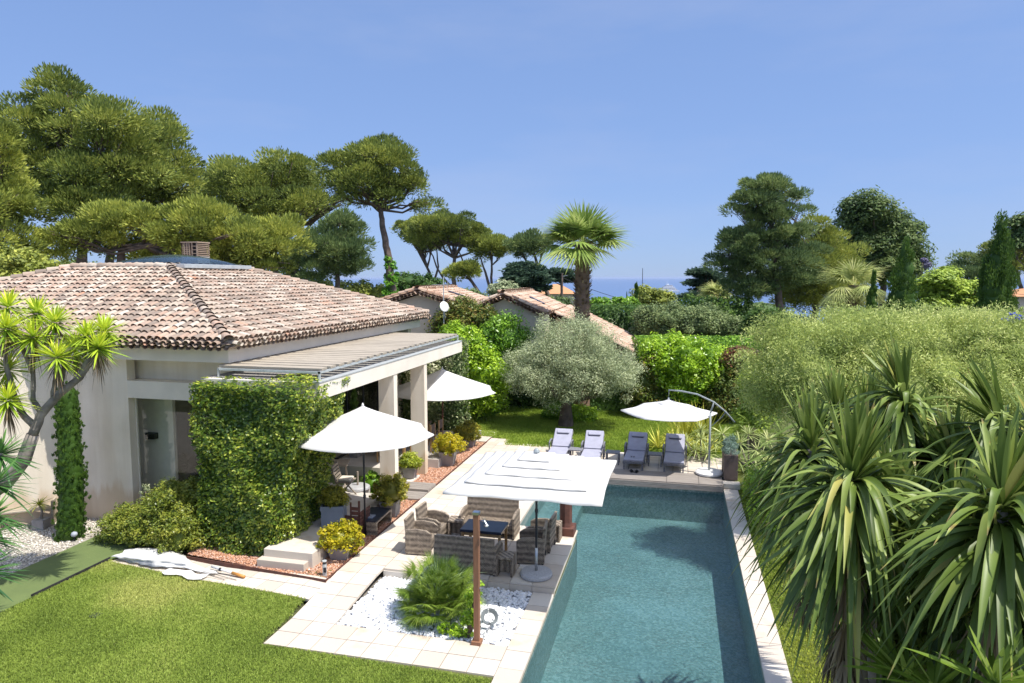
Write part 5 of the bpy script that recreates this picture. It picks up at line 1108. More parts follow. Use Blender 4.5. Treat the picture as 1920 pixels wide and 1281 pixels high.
def cypress(label,px,ytop,ybot,wpx,D,leaf=None,n=220,group='cypresses on the right'):
    q=at(px,ybot,D); base=(q[0],q[1],hz(q[1])-.1); top=at(px,ytop,D)[2]; h=top-base[2]; w=sz(wpx,D)/2; L=[]
    for i in range(17):
        f=i/16; L.append([q[0]+R.normal()*w*.05,q[1],base[2]+h*(.06+.88*f),w*(1.0-.80*f**2.2),w*(1.0-.80*f**2.2),h*.085])
    root=thing('cypress',label,'cypress',base,group=group); mb=MB(); mb.tube([(0,0,0),(0,0,h*.9)],[w*.14,.03],n=8); mb.build('trunk',M_bark,root)
    rl=rel(L,base); g=[foliage_geo(rl,n*2,w*.20,80,max(.10,sz(5,D)),.35,'up',2.0,.85),ellcore(rl,.86,8)]
    V,Fc,r_=join(g); npmesh('crown',V,Fc,leaf or L_cyp,root,r_); return root
cypress('tall dark columnar cypress standing alone at the right',1865,418,600,76,36,n=330)
cypress('broad dark cypress right of the drooping fan palm',1690,460,610,72,37)
cypress('slim small cypress in front of the drooping fan palm',1634,508,600,28,35,n=110)
cypress('tiny pointed cypress in front of the sea',1193,530,590,19,60,n=70); cypress('tiny cypress left of the pointed one by the sea',1175,548,590,12,62,n=40); cypress('tiny cypress tip between round bush and cedar',1272,550,590,11,62,n=40)
dbush('bush','round clipped green bush in front of the yacht',[(1215,557,24,16),(1240,564,24,13)],64,L_pineL,n=90,group='bushes by the sea view')
dbush('bush','low bush strip under the palm trunk, sea behind',[(1125,572,30,9),(1165,570,30,9)],58,L_laurel,n=80,rp=.35,group='bushes by the sea view')
tr('cedar_tree','dark layered cedar leaning over the sea behind small palm','cedar tree',[(1320,512,26,7),(1310,530,20,6),(1325,545,30,7),(1300,556,22,6),(1340,530,24,18)],56,L_cedar,[(1360,600),(1345,540),(1325,512)],.22,170,.45,100,.28,.3,mode='flat',flat=.4)
# ---- fan palms
def fanleaf(hub,D,Ls,nseg,seglen,w,droop,spread=2.1,sag=.35):
    """petiole direction D; blades spread in the plane of the leaf"""
    out=[]
    hub=np.array(hub,float)
    for d,l,sl,dr in zip(D,Ls,seglen,droop):
        d=d/np.linalg.norm(d); tip=hub+d*l-UPV*sag*.3*l*l
        d2=nrm(d-UPV*sag*l*.6); s=np.cross(d2,UPV); s=s/max(1e-6,np.linalg.norm(s)); nn=np.cross(s,d2)
        out.append(blades_geo(hub[None],d[None],np.array([l]),np.array([.04]),np.array([sag*.3*l]),4,base=.8,pw=8,rnd=np.array([.8])))
        a=np.linspace(-spread,spread,nseg); dirs=d2[None]*np.cos(a)[:,None]+s[None]*np.sin(a)[:,None]+nn[None]*(.18*np.abs(np.sin(a)))[:,None]*-1
        ll=sl*(1-.25*np.abs(a)/spread)*R.uniform(.9,1.08,nseg)
        out.append(blades_geo(np.tile(tip,(nseg,1)),dirs,ll,np.full(nseg,w),dr*R.uniform(.7,1.3,nseg),5,pw=2.2,base=.7,rnd=np.clip(R.random()*.5+.5*R.random(nseg),0,1),side=nrm(np.cross(dirs,nn[None]+rdir(nseg)*.1))))
    return out
def palm(name,label,px,py,ybase,D,r0,nleaf,pet,seg,leaf,dry=True,trunkc=None,nseg=30,lean=0,dead=14,group=None,w=.05,dmin=-.35,dr=.22):
    hub=at(px,py,D); q=at(px+lean,ybase,D); base=(q[0],q[1],hz(q[1])-.1); root=thing(name,label,'palm tree',base,group=group); hl=np.array(hub)-np.array(base); h=hl[2]
    # boots: trunk wrapped in stubs of old leaf bases
    mb=MB(); nP=12; mb.tube([tuple(np.array([hl[0],hl[1],0])*(i/nP)**1.3+np.array([0,0,h*i/nP])) for i in range(nP+1)],[r0*(1.0-.12*i/nP) for i in range(nP+1)],n=14,cap=False)
    tg=[(np.array(mb.v),np.array(mb.f),np.full(len(mb.v),.3))]
    if dry:
        n=int(h*90*r0/.4); f=R.random(n); a=R.uniform(0,2*PI,n); o_=np.stack([np.cos(a),np.sin(a),0*a],1)
        Bp=np.stack([hl[0]*f**1.3,hl[1]*f**1.3,h*f],1)+o_*r0*.85
        tg.append(blades_geo(Bp,o_*.75+UPV*.8,R.uniform(.16,.30,n)*(r0/.4),np.full(n,.13*r0/.4),R.uniform(-.1,.3,n),3,fold=.3,pw=4,base=.9,rnd=R.random(n)))
    g=join(tg); npmesh('trunk',g[0],g[1],rndmat('palm boots',[(.1,(.09,.06,.045)),(.5,(.25,.165,.115)),(.9,(.48,.37,.26))],rough=.9),root,g[2])
    u=rdir(nleaf*3); u=u[u[:,2]>dmin][:nleaf]; n=len(u); u[:,2]+=.18; k=.55+.45*(1-np.abs(u[:,2]))
    g=fanleaf(hl,u,pet*k*R.uniform(.8,1.15,n),nseg,seg*R.uniform(.85,1.1,n),w,dr+.35*np.clip(.5-u[:,2],0,1.4),sag=.28)
    V,Fc,r_=join(g); npmesh('fronds',V,Fc,leaf,root,r_)
    if dead:
        u=rdir(dead); u[:,2]=-1.1; g=fanleaf(hl+[0,0,.1],nrm(u),np.full(dead,pet*.22),14,np.full(dead,seg*.7),w*.8,np.full(dead,.3)); V,Fc,r_=join(g); npmesh('dry_fronds',V,Fc,L_palmP,root,r_)
    return root
palm('fan_palm','tall fan palm with shaggy thick trunk rising behind the olive tree',1092,458,690,31,.36,46,1.45,1.45,L_palm,nseg=24,dead=9,w=.11,dmin=-.32,dr=.09)
palm('fan_palm','fan palm with drooping pale fronds among dark cypresses',1600,535,640,39,.3,34,1.5,1.45,L_palmP,nseg=28,dead=16,w=.06,dmin=-.8,group='fan palms on the right')
palm('fan_palm','small fan palm with pale fronds in front of dark cedar',1340,552,620,52,.3,40,.9,1.0,L_palmP,nseg=22,dead=16,w=.07,dmin=-.7,group='fan palms on the right')
palm('fan_palm','small green fan palm behind neighbour ridge beneath leaning pine',870,560,600,62,.2,20,.6,.6,L_palm,nseg=16,dead=0,w=.06,dry=False)
# ---- clipped hedges in the middle distance
def hedgepx(name,label,x0,x1,yt,yb,D,depth,leaf,dens=160,size=.16,bump=.15,D2=None,group='hedges beyond the garden'):
    a=at(x0,yb,D); b_=at(x1,yb,D2 or D); rz_=math.atan2(b_[1]-a[1],b_[0]-a[0]); w_=math.hypot(b_[0]-a[0],b_[1]-a[1]); zt=at(x0,yt,D)[2]
    return boxhedge(name,label,0,w_,0,depth,hz(a[1])-.1,zt,leaf,dens,size,bump=bump,rz=rz_,cx=a[0],cy=a[1],group=group)
hedgepx('hedge','dark clipped hedge right of the shaggy palm trunk, sea behind',1095,1218,576,640,46,3,L_hedge,dens=110,size=.2,bump=.25)
dbush('olive_hedge','wide rounded grey green clipped shrub mass right of dark hedge',[(1245,605,48,30),(1300,610,52,30),(1345,615,38,26),(1215,615,22,26)],42,L_oliveh,n=420,rp=.4,per=110,size=.14,cat='hedge',group='hedges beyond the garden')
hedgepx('cypress_hedge','square topped dark cypress hedge beyond grey green mass',1290,1408,560,640,45,3,L_cyp,dens=110,size=.2,bump=.35)
hedgepx('hedge','low clipped laurel hedge behind the bright bush',1195,1432,634,700,36,1.6,L_laurel,dens=170,size=.15,bump=.15)
dbush('bush','dark shaded bush under the conical pine',[(1430,620,34,38),(1475,630,36,30)],40,L_hedge,n=130,rp=.4,size=.18,group='hedges beyond the garden')
# ---- garden shrubs behind far lawn
GS='shrubs round the far lawn'
boxhedge('hedge','dark backing hedge along the rear of far lawn',-11.2,4.4,0,1.2,0,2.3,L_hedge,150,.15,bump=.3,cx=0,cy=31.2,group=GS)
def gb(name,label,l,D,leaf,n,rp,per,size,core=.8,asp=.5,**k): 
    L=[pxl(*x,D) for x in l]; q=at(l[0][0],l[0][1],D); return bush(name,label,L,leaf,n,rp,per,size,aspect=asp,core=core,base=(q[0],q[1],0),group=GS,**k)
gb('photinia','tall dark olive shrub with reddish tips in front of neighbour gable',[(880,612,50,36),(845,622,30,26),(905,610,36,28),(868,578,22,16)],33,L_photo,230,.42,100,.15)
gb('laurel','bright green laurel right of reddish shrub, above parasol',[(945,640,40,46),(925,665,36,40),(960,680,30,40)],31.5,L_laurel,210,.42,100,.17,asp=.4)
gb('laurel','lime green laurel at the canopy end behind the parasol',[(875,670,40,46),(850,655,26,40),(905,720,46,50)],29.5,L_bright,230,.40,100,.16,asp=.4)
gb('low_shrub','low green shrub at the rear lawn edge left of olive',[(892,762,28,12),(915,765,18,10)],30,L_laurel,70,.22,80,.11,.8)
gb('low_shrub','low glowing green shrub just right of olive trunk',[(1092,782,24,14)],29.6,L_bright,70,.22,90,.11,.8)
gb('low_shrub','low green shrub just left of olive trunk',[(1040,776,20,12)],30,L_laurel,50,.22,80,.11,.8)
gb('laurel','big bright lime laurel bush right of the olive crown',[(1275,680,68,44),(1320,700,50,40),(1235,690,36,44),(1290,715,60,36)],30.6,L_bright,380,.40,100,.17,asp=.4)
gb('photinia','dark red tipped shrub between olive and bright laurel',[(1205,730,26,60),(1225,765,34,34)],30.4,L_photo,130,.36,90,.14)
gb('photinia','photinia with dark red foliage below the lime laurel right side',[(1385,725,36,50),(1370,770,40,34)],29.4,L_photo,190,.36,90,.14)
gb('red_photinia','coral red growth topping the photinia beside the pepper tree',[(1388,676,30,18)],29.6,L_photred,70,.25,90,.13)
gb('climber','pale leaved climber screen behind second column',[(800,700,40,40),(830,670,26,26),(812,770,22,40)],26.8,leafm('pale climber',(.05,.07,.03),(.12,.14,.05),(.45,.44,.30)),200,.3,80,.11)
boxhedge('jasmine_screen','dark leafy screen at the far end of covered dining area',-2.4,.3,0,1.0,0.1,3.9,leafm('dark jasmine',(.02,.04,.012),(.05,.08,.02),(.25,.27,.14)),260,.10,cx=-8.3,cy=24.75,group=GS)  # jasmine with dark green leaves, some of them pale
# olive tree
oc=(-4.43,27.8,0)
tree('olive_tree','round silvery olive tree on the far lawn behind the loungers','olive tree',[[-4.3,27.7,2.75,2.0,1.9,1.25],[-5.6,27.6,2.5,1.35,1.5,1.0],[-2.9,27.6,2.6,1.4,1.5,1.05],[-3.7,26.9,2.2,1.2,1.1,.8],[-5.0,26.9,2.1,1.2,1.1,.8],[-4.2,27.8,3.75,1.6,1.5,.95],[-2.4,27.9,2.1,.9,1.1,.8]],L_olive,oc,[oc,(-4.4,27.75,.8),(-4.35,27.7,1.5)],.36,620,.38,150,.085,.34,'leaf',group=None,inner=.6,lr=.4,bark=M_bark)
# leafy screen (star jasmine block) at villa corner
boxhedge('leafy_screen','big clipped block of glossy yellow green climber at the villa corner',-2.0,0,0,1.9,0,3.93,L_ivy,1300,.082,.5,bump=.15,shear=.95,cx=-8.62,cy=12.92,rz=rad(-4))
gbL=[[-12.7,13.35,.35,.62,.5,.45],[-12.0,13.2,.4,.6,.5,.5],[-11.3,13.3,.6,.7,.5,.75],[-11.0,12.95,.4,.5,.4,.5],[-11.7,13.7,.75,.6,.4,.6],[-11.2,13.7,.95,.45,.4,.45]]
bush('pittosporum','low mounded yellow green shrub left of the leafy screen',gbL,L_pitto,800,.15,80,.06,.5,core=.66,base=(-11.8,13.3,0))
# clipped column cypress
root=thing('column_cypress','clipped narrow column of cypress leaning against villa wall','cypress',(-14.22,13.1,0)); L=[[.012*i+.05*math.sin(i*.5),.01*i,.18+.36*i,.30-.007*i,.30-.007*i,.36] for i in range(10)]
L=[[.006*i+.05*math.sin(i*.25),.005*i,.18+.17*i,.30-.0035*i,.30-.0035*i,.36] for i in range(20)]
V,Fc,r_=join([foliage_geo(L,1300,.035,40,.04,.5,'up',1.3,.97,0.),ellcore(L,.95,8)]); npmesh('foliage',V,Fc,L_cyp,root,r_); mb=MB(); mb.tube([(0,0,0),(.06,.03,2.6)],[.06,.03],n=8); mb.build('stem',M_bark,root)
# hedge low right of coping
boxhedge('low_hedge','low bright green hedge beyond right coping under the planter',0,1.0,0,3.6,-.05,.85,L_bright,420,.07,cx=2.05,cy=17.3,bump=.14)
# rosette plants ------------------------------------------------------
def rosette_geo(c,n,L,W,up=(0,0,1),lo=-.5,hi=1.0,droop=.25,segs=6,fold=.35,pw=3,dk=1.0,rnd0=0.):
    up=np.array(up,float); u=rdir(n*3); z=R.uniform(lo,hi,n); a=R.uniform(0,2*PI,n); s=np.sqrt(np.clip(1-z*z,0,1)); u=np.stack([s*np.cos(a),s*np.sin(a),z],1)+up*.0
    f=np.clip((hi-z)/(hi-lo),0,1); Ls=L*(.6+.45*np.sqrt(f))*R.uniform(.75,1.12,n); dr=droop*(.15+dk*f**1.2)*R.uniform(.35,1.55,n)
    c=np.array(c)+np.array([0,0,1])*0; B=np.tile(c,(n,1))+u*.03-UPV*(f*.10*L)[:,None]
    return blades_geo(B,u,Ls,W*R.uniform(.8,1.15,n),dr,segs,fold=fold,pw=pw,base=.6,rnd=np.clip(rnd0+(1-f)*.45+.5*R.random(n),0,1))
# left yucca tree
yD=13.2; root=thing('yucca_tree','branching yucca tree with spiky golden rosettes left of the villa wall','yucca',tuple(at(-190,960,yD)*[1,1,0])); bz=np.array(root.location)
A3=lambda px,py,D=yD: tuple(at(px,py,D)-bz)
mb=MB(); mb.tube(trunkpath([(0,0,0),A3(-90,980),A3(10,905),A3(45,862),A3(62,815)],3,.02),np.linspace(.18,.11,13),n=10)
for path,ra in (([(62,815),(75,780),(112,738),(150,708),(168,670)],.09),([(66,800),(45,780),(28,745),(16,715)],.07),([(78,775),(62,750),(62,700),(62,650)],.055),([(100,745),(103,715),(105,690)],.05),([(150,708),(172,680),(185,650)],.05),([(28,745),(10,680),(14,620)],.05),([(112,738),(120,690),(103,625)],.045),([(62,700),(40,640),(18,590)],.045)):
    pp=trunkpath([A3(*q) for q in path],3,.03); mb.tube(pp,np.linspace(ra,ra*.6,len(pp)),n=8)
mb.build('trunk',M_barkG,root,smooth=True)
g=[];gd=[]
for px_,py_,dd in ((16,574,.3),(102,602,.2),(61,630,-.1),(106,668,-.2),(163,628,.1),(196,620,.4),(184,650,-.1),(12,614,-.2),(14,748,-.3),(14,690,.3),(70,585,.6),(140,650,.5),(-30,640,.1),(-25,720,0)):
    c=np.array(A3(px_,py_,yD+dd)); g.append(rosette_geo(c,130,.54,.040,lo=-.62,hi=.98,droop=.12,segs=4,fold=.2)); gd.append(rosette_geo(c-[0,0,.12],46,.42,.022,lo=-1,hi=-.6,droop=.5,segs=4,fold=0))
V,Fc,r_=join(g); npmesh('leaves',V,Fc,L_yuccaY,root,r_); V,Fc,r_=join(gd); npmesh('dead_leaves',V,Fc,L_dry,root,r_)
root=thing('yucca_clump','dark green yucca rosettes at the lower left edge','yucca',tuple(at(-130,1010,10.5)*[1,1,0])); bz=np.array(root.location); g=[]
mb=MB()
for px_,py_,dd in ((0,850,1.2),(-8,905,.5),(-15,965,0),(-30,1005,-.6),(-45,1070,-1)):
    c=at(px_,py_,10.5+dd)-bz; g.append(rosette_geo(c,85,.60,.045,lo=-.5,hi=.98,droop=.2,segs=5,fold=.3)); mb.tube([(R.normal()*.1,R.normal()*.1,0),tuple(c*[.6,.6,.5]),tuple(c)],[.08,.07,.06],n=8)
V,Fc,r_=join(g); npmesh('leaves',V,Fc,L_yuccaD,root,r_); mb.build('trunk',M_barkG,root,smooth=True)
# giant yuccas on the right
GY='giant yuccas along the right side'
def yhead(c,n,L_,W_):
    el=np.radians(R.choice([R.uniform(60,89),0],n)*0+np.where(R.random(n)<.17,R.uniform(58,88,n),R.uniform(-40,60,n))); az=R.uniform(0,2*PI,n)
    u=np.stack([np.cos(el)*np.cos(az),np.cos(el)*np.sin(az),np.sin(el)],1); f=np.clip((math.pi/2-el)/(math.pi*.6),0,1)
    dr=np.where(el>rad(58),R.uniform(.0,.18,n),np.where(el>rad(20),R.uniform(.5,1.6,n),R.uniform(.35,.95,n))); Ls=L_*np.where(el>rad(58),.76,np.where(el>rad(20),1.0,.92))*R.uniform(.7,1.12,n)
    tx,ty=R.normal(size=2)*.20; u=nrm(u+np.outer(u[:,2],np.array([tx,ty,0]))-np.outer(u[:,0]*tx+u[:,1]*ty,UPV))
    B=np.tile(np.array(c,float),(n,1))+u*.04-UPV*(f*.42*L_*R.uniform(.6,1.1,n))[:,None]
    V,Fc,r=blades_geo(B,u,Ls,W_*R.uniform(.8,1.15,n),dr,9,fold=.45,pw=3.2,base=.62,rnd=np.clip(.22*(1-f)+.50*R.random(n)+.08,0,.85))
    r=r.reshape(n,10,3); k=R.random(n)<.28; r[k,9]=1.4; k2=R.random(n)<.07; r[k2,8]=1.2; r[R.random(n)<.03]=.95
    return V,Fc,r.reshape(-1)
def gyucca(label,heads,base,Lf,Wf,nl,seed=0):
    root=thing('giant_yucca',label,'yucca',base,group=GY); bz=np.array(base); g=[];gd=[];mb=MB()
    for px_,py_,D,k in heads:
        c=at(px_,py_,D)-bz; g.append(yhead(c,int(nl*1.7),Lf*k,Wf*k)); g.append(yhead(c-[0,0,.5],int(nl*.5),Lf*k*.95,Wf*k*.9)) if k>.9 else 0
        for z_ in (.55,.85,1.2,1.6,2.0): gd.append(rosette_geo(c-[0,0,z_],50,.55*k,.035,lo=-1,hi=-.8,droop=.3,segs=4,fold=0))
        f=np.array([c[0],c[1],0])*.5; mb.tube([tuple(f*.5),tuple(f+[0,0,c[2]*.5]),tuple(c-[0,0,.1])],[.11,.09,.06],n=9)
    V,Fc,r_=join(g); npmesh('leaves',V,Fc,L_yuccaT,root,r_); V,Fc,r_=join(gd); npmesh('dead_leaves',V,Fc,L_dry,root,r_); mb.build('trunk',M_barkG,root,smooth=True)
def gb0(px,py,D): q=at(px,py,D); return (q[0],q[1],-.05)
gyucca('nearest giant yucca head with long arching leaves beside pool coping',[(1600,880,6.9,1.0),(1660,950,7.3,.95)],gb0(1650,1000,7.2),1.05,.088,125)
gyucca('giant yucca leaning left, its leaves almost touching the tall planter',[(1520,830,9.2,1.05),(1570,770,10.2,1.0),(1575,930,8.9,1.0)],gb0(1640,1000,9.3),1.05,.085,110)
gyucca('highest giant yucca head, standing up against the pepper tree',[(1695,735,8.8,1.0),(1625,775,9.8,.9),(1730,830,8.8,.9),(1680,880,8.6,.9)],gb0(1700,1000,8.8),1.0,.085,105)
gyucca('giant yucca at the right edge with broad leaves hanging down',[(1880,925,5.6,.95),(1790,985,6.6,.85)],gb0(1880,1100,5.9),1.1,.095,120)
gyucca('giant yucca behind the right edge one, leaves fanning upward',[(1885,790,7.8,1.05),(1790,860,8.2,.95),(1960,830,7.4,1)],gb0(1870,1000,7.8),1.05,.088,110)
gyucca('low giant yucca filling the lower right corner',[(1800,1120,6.9,.8),(1730,1050,7.9,.85),(1900,1170,5.9,.8),(1950,1050,6.2,.9),(1850,1050,7.2,.85)],gb0(1840,1250,6.9),.95,.085,90)
gyucca('half hidden giant yucca offshoots low behind the nearest head',[(1600,1040,8.6,.75),(1680,1160,7.6,.75),(1640,1100,8.4,.7)],gb0(1650,1150,8.2),.95,.08,90)
root=thing('young_yucca','small upright young yucca at the lower right','yucca',gb0(1690,1290,6.0)); bz=np.array(root.location); g=[rosette_geo(at(x,y,D)-bz,26,.55,.06,lo=.2,hi=.98,droop=.2,segs=6,fold=.4) for x,y,D in ((1700,1270,6.2),(1755,1290,5.8),(1865,1275,5.0),(1665,1240,6.6))]; V,Fc,r_=join(g); npmesh('leaves',V,Fc,L_fern,root,r_)
# pepper tree
L=[pxl(1500,690,85,80,17),pxl(1610,670,100,70,17),pxl(1740,660,120,60,17.5),pxl(1880,665,110,66,17),pxl(1440,730,36,60,18),pxl(1480,640,55,34,17.5),pxl(1640,620,80,26,18),pxl(1820,625,100,26,18),pxl(1560,760,90,70,16.5),pxl(1700,745,110,80,16.5),pxl(1860,760,120,80,16),pxl(1990,690,80,70,17)]
L=knob(L,5,.34,.93); b0=at(1700,800,17); tree('pepper_tree','sprawling feathery yellow green pepper tree behind the giant yuccas','pepper tree',L,L_pepper,(b0[0],b0[1],-.05),[(b0[0],b0[1],-.05),(b0[0]-.1,b0[1],1.2),(b0[0]+.1,b0[1]-.2,2.4)],.32,2600,.46,430,.085,.26,'hang',inner=.72,lr=.3,core=.76,bark=M_barkG,bias=.45,sep=.78,ex=.3,hemi=.3)
V,Fc,r_=foliage_geo([pxl(1898,596,14,8,16.6),pxl(1855,602,8,5,16.6)],16,.06,12,.07,.8); 
root=thing('morning_glory','patches of deep blue flowers on top of the pepper tree','flowers',tuple(at(1890,600,16.6))); npmesh('blossoms',V-np.array(root.location),Fc,L_blue,root,r_)
# low pale bush by the pepper tree foot
gb('light_shrub','yellow green shrub left of the pepper tree foot',[(1425,740,30,50),(1410,790,26,24)],25,L_robin,130,.28,80,.12)
# palms, flax, aloes by deck
root=thing('flax','arching yellow green striped flax right of the far lawn','flax',(.35,24.6,.1)); g=[rosette_geo((dx,dy,.05),90,1.15,.05,lo=.15,hi=.98,droop=.55,segs=6,fold=.2) for dx,dy in ((0,0),(-.9,.3),(.8,.2),(-.3,.9))]; V,Fc,r_=join(g); npmesh('leaves',V,Fc,L_flax,root,r_)
root=thing('tall_flax','upright pale striped flax leaves behind the cantilever parasol','flax',(.6,26.4,.1)); g=[rosette_geo((dx,0,.05),60,1.9,.06,lo=.75,hi=.99,droop=.15,segs=6,fold=.2) for dx in (-.2,.5)]; V,Fc,r_=join(g); npmesh('leaves',V,Fc,L_flax,root,r_)
def aloe(label,cx,cy,pts,L_,W_=.035):
    root=thing('aloe',label,'aloe',(cx,cy,.0),group='pale aloes behind the deck'); g=[rosette_geo((a-cx,b-cy,z),46,L_,W_,lo=-.25,hi=.95,droop=.5,segs=5,fold=.2) for a,b,z in pts]; V,Fc,r_=join(g); npmesh('leaves',V,Fc,L_aloe,root,r_)
    mb=MB(); [mb.tube([(0,0,0),(a-cx,b-cy,z)],.03,n=6) for a,b,z in pts]; mb.build('stem',M_barkG,root)
aloe('pale arching aloe clump between last lounger and parasol pole',.9,23.7,[(.7,23.5,.5),(1.1,23.3,.45),(.9,23.9,.8),(.4,23.8,.7),(1.3,23.8,.75),(.9,24.3,1.0)],.5)
aloe('pale arching aloe clump behind the tall planter',2.4,23.2,[(2.1,23.2,.9),(2.6,22.8,.8),(2.4,23.6,1.1),(2.0,22.6,.5),(2.8,22.2,.6),(2.5,21.6,.45),(2.3,20.9,.35),(1.6,24.0,1.0),(3.0,23.4,1.0)],.55)
root=thing('cycad','dark green cycad crown right of curved parasol arm','cycad',(2.7,25.6,0)); g=[]
for c_ in ((0,0,.9),(1.0,-.3,.8)):
    n=26; a=R.uniform(0,2*PI,n); z=R.uniform(.1,.95,n); s_=np.sqrt(1-z*z); D_=np.stack([s_*np.cos(a),s_*np.sin(a),z],1)
    for d in D_:
        t_=np.linspace(.12,1,22); P=np.array(c_)+d*1.0*t_[:,None]-UPV*(.35*t_**2)[:,None]; sd=np.cross(d,UPV); sd/=np.linalg.norm(sd)
        for sg in (-1,1): g.append(blades_geo(P,nrm(sd*sg+d*.5+UPV*.1)+0*P,.20*np.sin(PI*np.clip(t_,.1,.93))+.03,.022,.1,2,rnd=np.full(22,R.random()*.5+.2)))
V,Fc,r_=join(g); npmesh('fronds',V,Fc,L_palm,root,r_); mb=MB(); mb.tube([(0,0,0),(0,0,.9)],.16,n=9); mb.tube([(1,-.3,0),(1,-.3,.8)],.16,n=9); mb.build('trunk',M_bark,root)
# dwarf fan palm in pebble bed
root=thing('dwarf_fan_palm','dense dwarf fan palm clump in the white pebble bed','palm',(-4.25,11.72,-.02)); g=[]
for k in range(5):
    hub=np.array([R.normal()*.17,R.normal()*.15,.15]); n=34; u=rdir(n*3); u=u[u[:,2]>-.12][:n]; u[:,2]+=.15; n=len(u)
    g+=fanleaf(hub,u,R.uniform(.32,.72,n)*(.9+.25*u[:,2]),20,R.uniform(.28,.40,n),.018,np.full(n,.18),spread=1.5,sag=.15)
V,Fc,r_=join(g); npmesh('fronds',V,Fc,L_fern,root,r_)
n=500; u=rdir(n); u[:,2]=np.abs(u[:,2])+.5; V,Fc,r_=blades_geo(R.normal(size=(n,3))*[.10,.1,.05]+[-.05,.25,.3],nrm(u),R.uniform(.6,.95,n),.012,R.uniform(.05,.3,n),4); npmesh('young_fronds',V,Fc,leafm('blue green fern',(.06,.10,.05),(.16,.24,.11),(.3,.38,.2)),root,r_)
bush('climbing_plant','leafy creeper growing at the foot of the shower post',[[-3.42,10.98,.25,.14,.12,.25],[-3.36,11.0,.62,.10,.1,.28],[-3.75,10.95,.10,.24,.12,.12],[-3.3,11.1,.85,.08,.08,.12]],L_bright,90,.07,40,.045,.6,core=0,base=(-3.45,11.0,-.02))
bush('small_weed','tiny pale weed in front of the villa window',[[-12.75,13.95,1.0,.12,.1,.16]],L_olive,14,.06,18,.05,.5,core=0,base=(-12.75,13.95,0))
# topiary cone under canopy
root=thing('topiary_cone','slim green topiary cone by the villa glass doors','topiary',(-10.2,20.2,.43)); L=[[0,0,.5+.28*i,.20-.025*i,.20-.025*i,.26] for i in range(7)]; V,Fc,r_=join([foliage_geo(L,160,.05,60,.05,.4,'up',1,.9),ellcore(L,.9,6)]); npmesh('foliage',V,Fc,L_cyp,root,r_); mb=MB(); mb.sqpot(.35,.14,.18); mb.build('pot',M_greypot,root)
# ================================================================ NEIGHBOUR HOUSES AND SEA
def solve_off(P1,dirv,target):
    """horizontal offset w along dirv and drop d so that the point is seen at target"""
    P1=np.array(P1); tx,ty=target; A_=[];b_=[]
    ray=FW+RT*((tx-960)/F)+UP*((640.5-ty)/F); M_=np.stack([np.append(dirv,0),[0,0,-1.],-ray],1); s=np.linalg.solve(M_,EYE-P1); return s[0],s[1]
def gable(label,p1,p2,eave_px,wl=None,ground=0,seed=1,over=.25,group='neighbouring tile roofed houses',vent=None):
    P1,P2=at(*p1),at(*p2); P2[2]=P1[2]; rdv=nrm((P2-P1)[:2]); perp=np.array([rdv[1],-rdv[0]]); w_,d=solve_off(P1,perp,eave_px); wl=wl or w_; dl=d*wl/w_
    base=(P1[0],P1[1],ground); root=thing('neighbour_house',label,'house',base,group=group); b=np.array(base); Ln=np.linalg.norm((P2-P1)[:2]); R3=np.append(rdv,0); Pp=np.append(perp,0)
    g=[]
    for sgn,ww,dd in ((1,w_,d),(-1,wl,dl)):
        e0=P1+Pp*sgn*ww-UPV*dd; vd=(P1-e0); Hh=np.linalg.norm(vd); vd=vd/Hh
        g.append(tileset(e0-b,R3,vd,Ln,Hh,lambda v:.05,lambda v:Ln-.05,cw=.22,rl=.36,rad_=.095,seed=seed+sgn,seg=4)); g.append((np.array([e0-b-UPV*.03,e0-b+R3*Ln-UPV*.03,P2-b-UPV*.03,P1-b-UPV*.03]),np.array([(0,1,2,3)]),np.full(4,.3)))
        g.append(ridgeset(e0-b+UPV*.08,P1-b+UPV*.10,r=.11,seed=seed+5)) 
        # tiles under the verge
        vs=-R3; g.append(tileset(e0-b-UPV*.13+R3*.30,vd,vs,Hh,.3,lambda v:.1,lambda v:Hh-.1,cw=.2,rl=.31,seed=seed+9,seg=4))
    g.append(ridgeset(P1-b+UPV*.1,P2-b+UPV*.1,seed=seed+7)); V,Fc,r_=join(g); rf=npmesh('roof',V,Fc,M_tile2,root,r_)
    mb=MB(); iw,il=w_-over,wl-over; a0=P1+R3*.28-b
    def pt(s,z,along): q=a0+Pp*s+R3*along; return (q[0],q[1],z)
    zr=P1[2]-.22-b[2]; zr_e=zr-d*iw/w_; zl_e=zr-dl*il/wl; le=Ln-.3
    V=[pt(-il,-.2,0),pt(iw,-.2,0),pt(iw,zr_e,0),pt(0,zr,0),pt(-il,zl_e,0)]; V+=[pt(-il,-.2,le),pt(iw,-.2,le),pt(iw,zr_e,le),pt(0,zr,le),pt(-il,zl_e,le)]
    mb.add(V,[(0,1,2,3,4),(9,8,7,6,5),(1,6,7,2),(0,4,9,5)]); mb.build('wall',M_wall2,root)
    mb=MB(); c=P1*.6+P2*.4+Pp*w_*.35-UPV*(d*.35-.09)-b; u2=Pp*.9-UPV*d/w_*.9
    V=[c-R3*.2,c+R3*.2,c+R3*.2+u2*.9,c-R3*.2+u2*.9]; V+= [v+UPV*.09 for v in V]; mb.add(V,[(3,2,1,0),(4,5,6,7),(0,1,5,4),(1,2,6,5),(2,3,7,6),(3,0,4,7)]); mb.build('roof_window',M_slate,rf)
    return root,P1,P2,R3,Pp,w_,d
h1,P1,P2,R3,Pp,w_,d=gable('neighbour house with pale tile gable nearer the villa, aerial in front',(782,545,33),(852,540,41.5),(866,572),wl=2.6,seed=60)
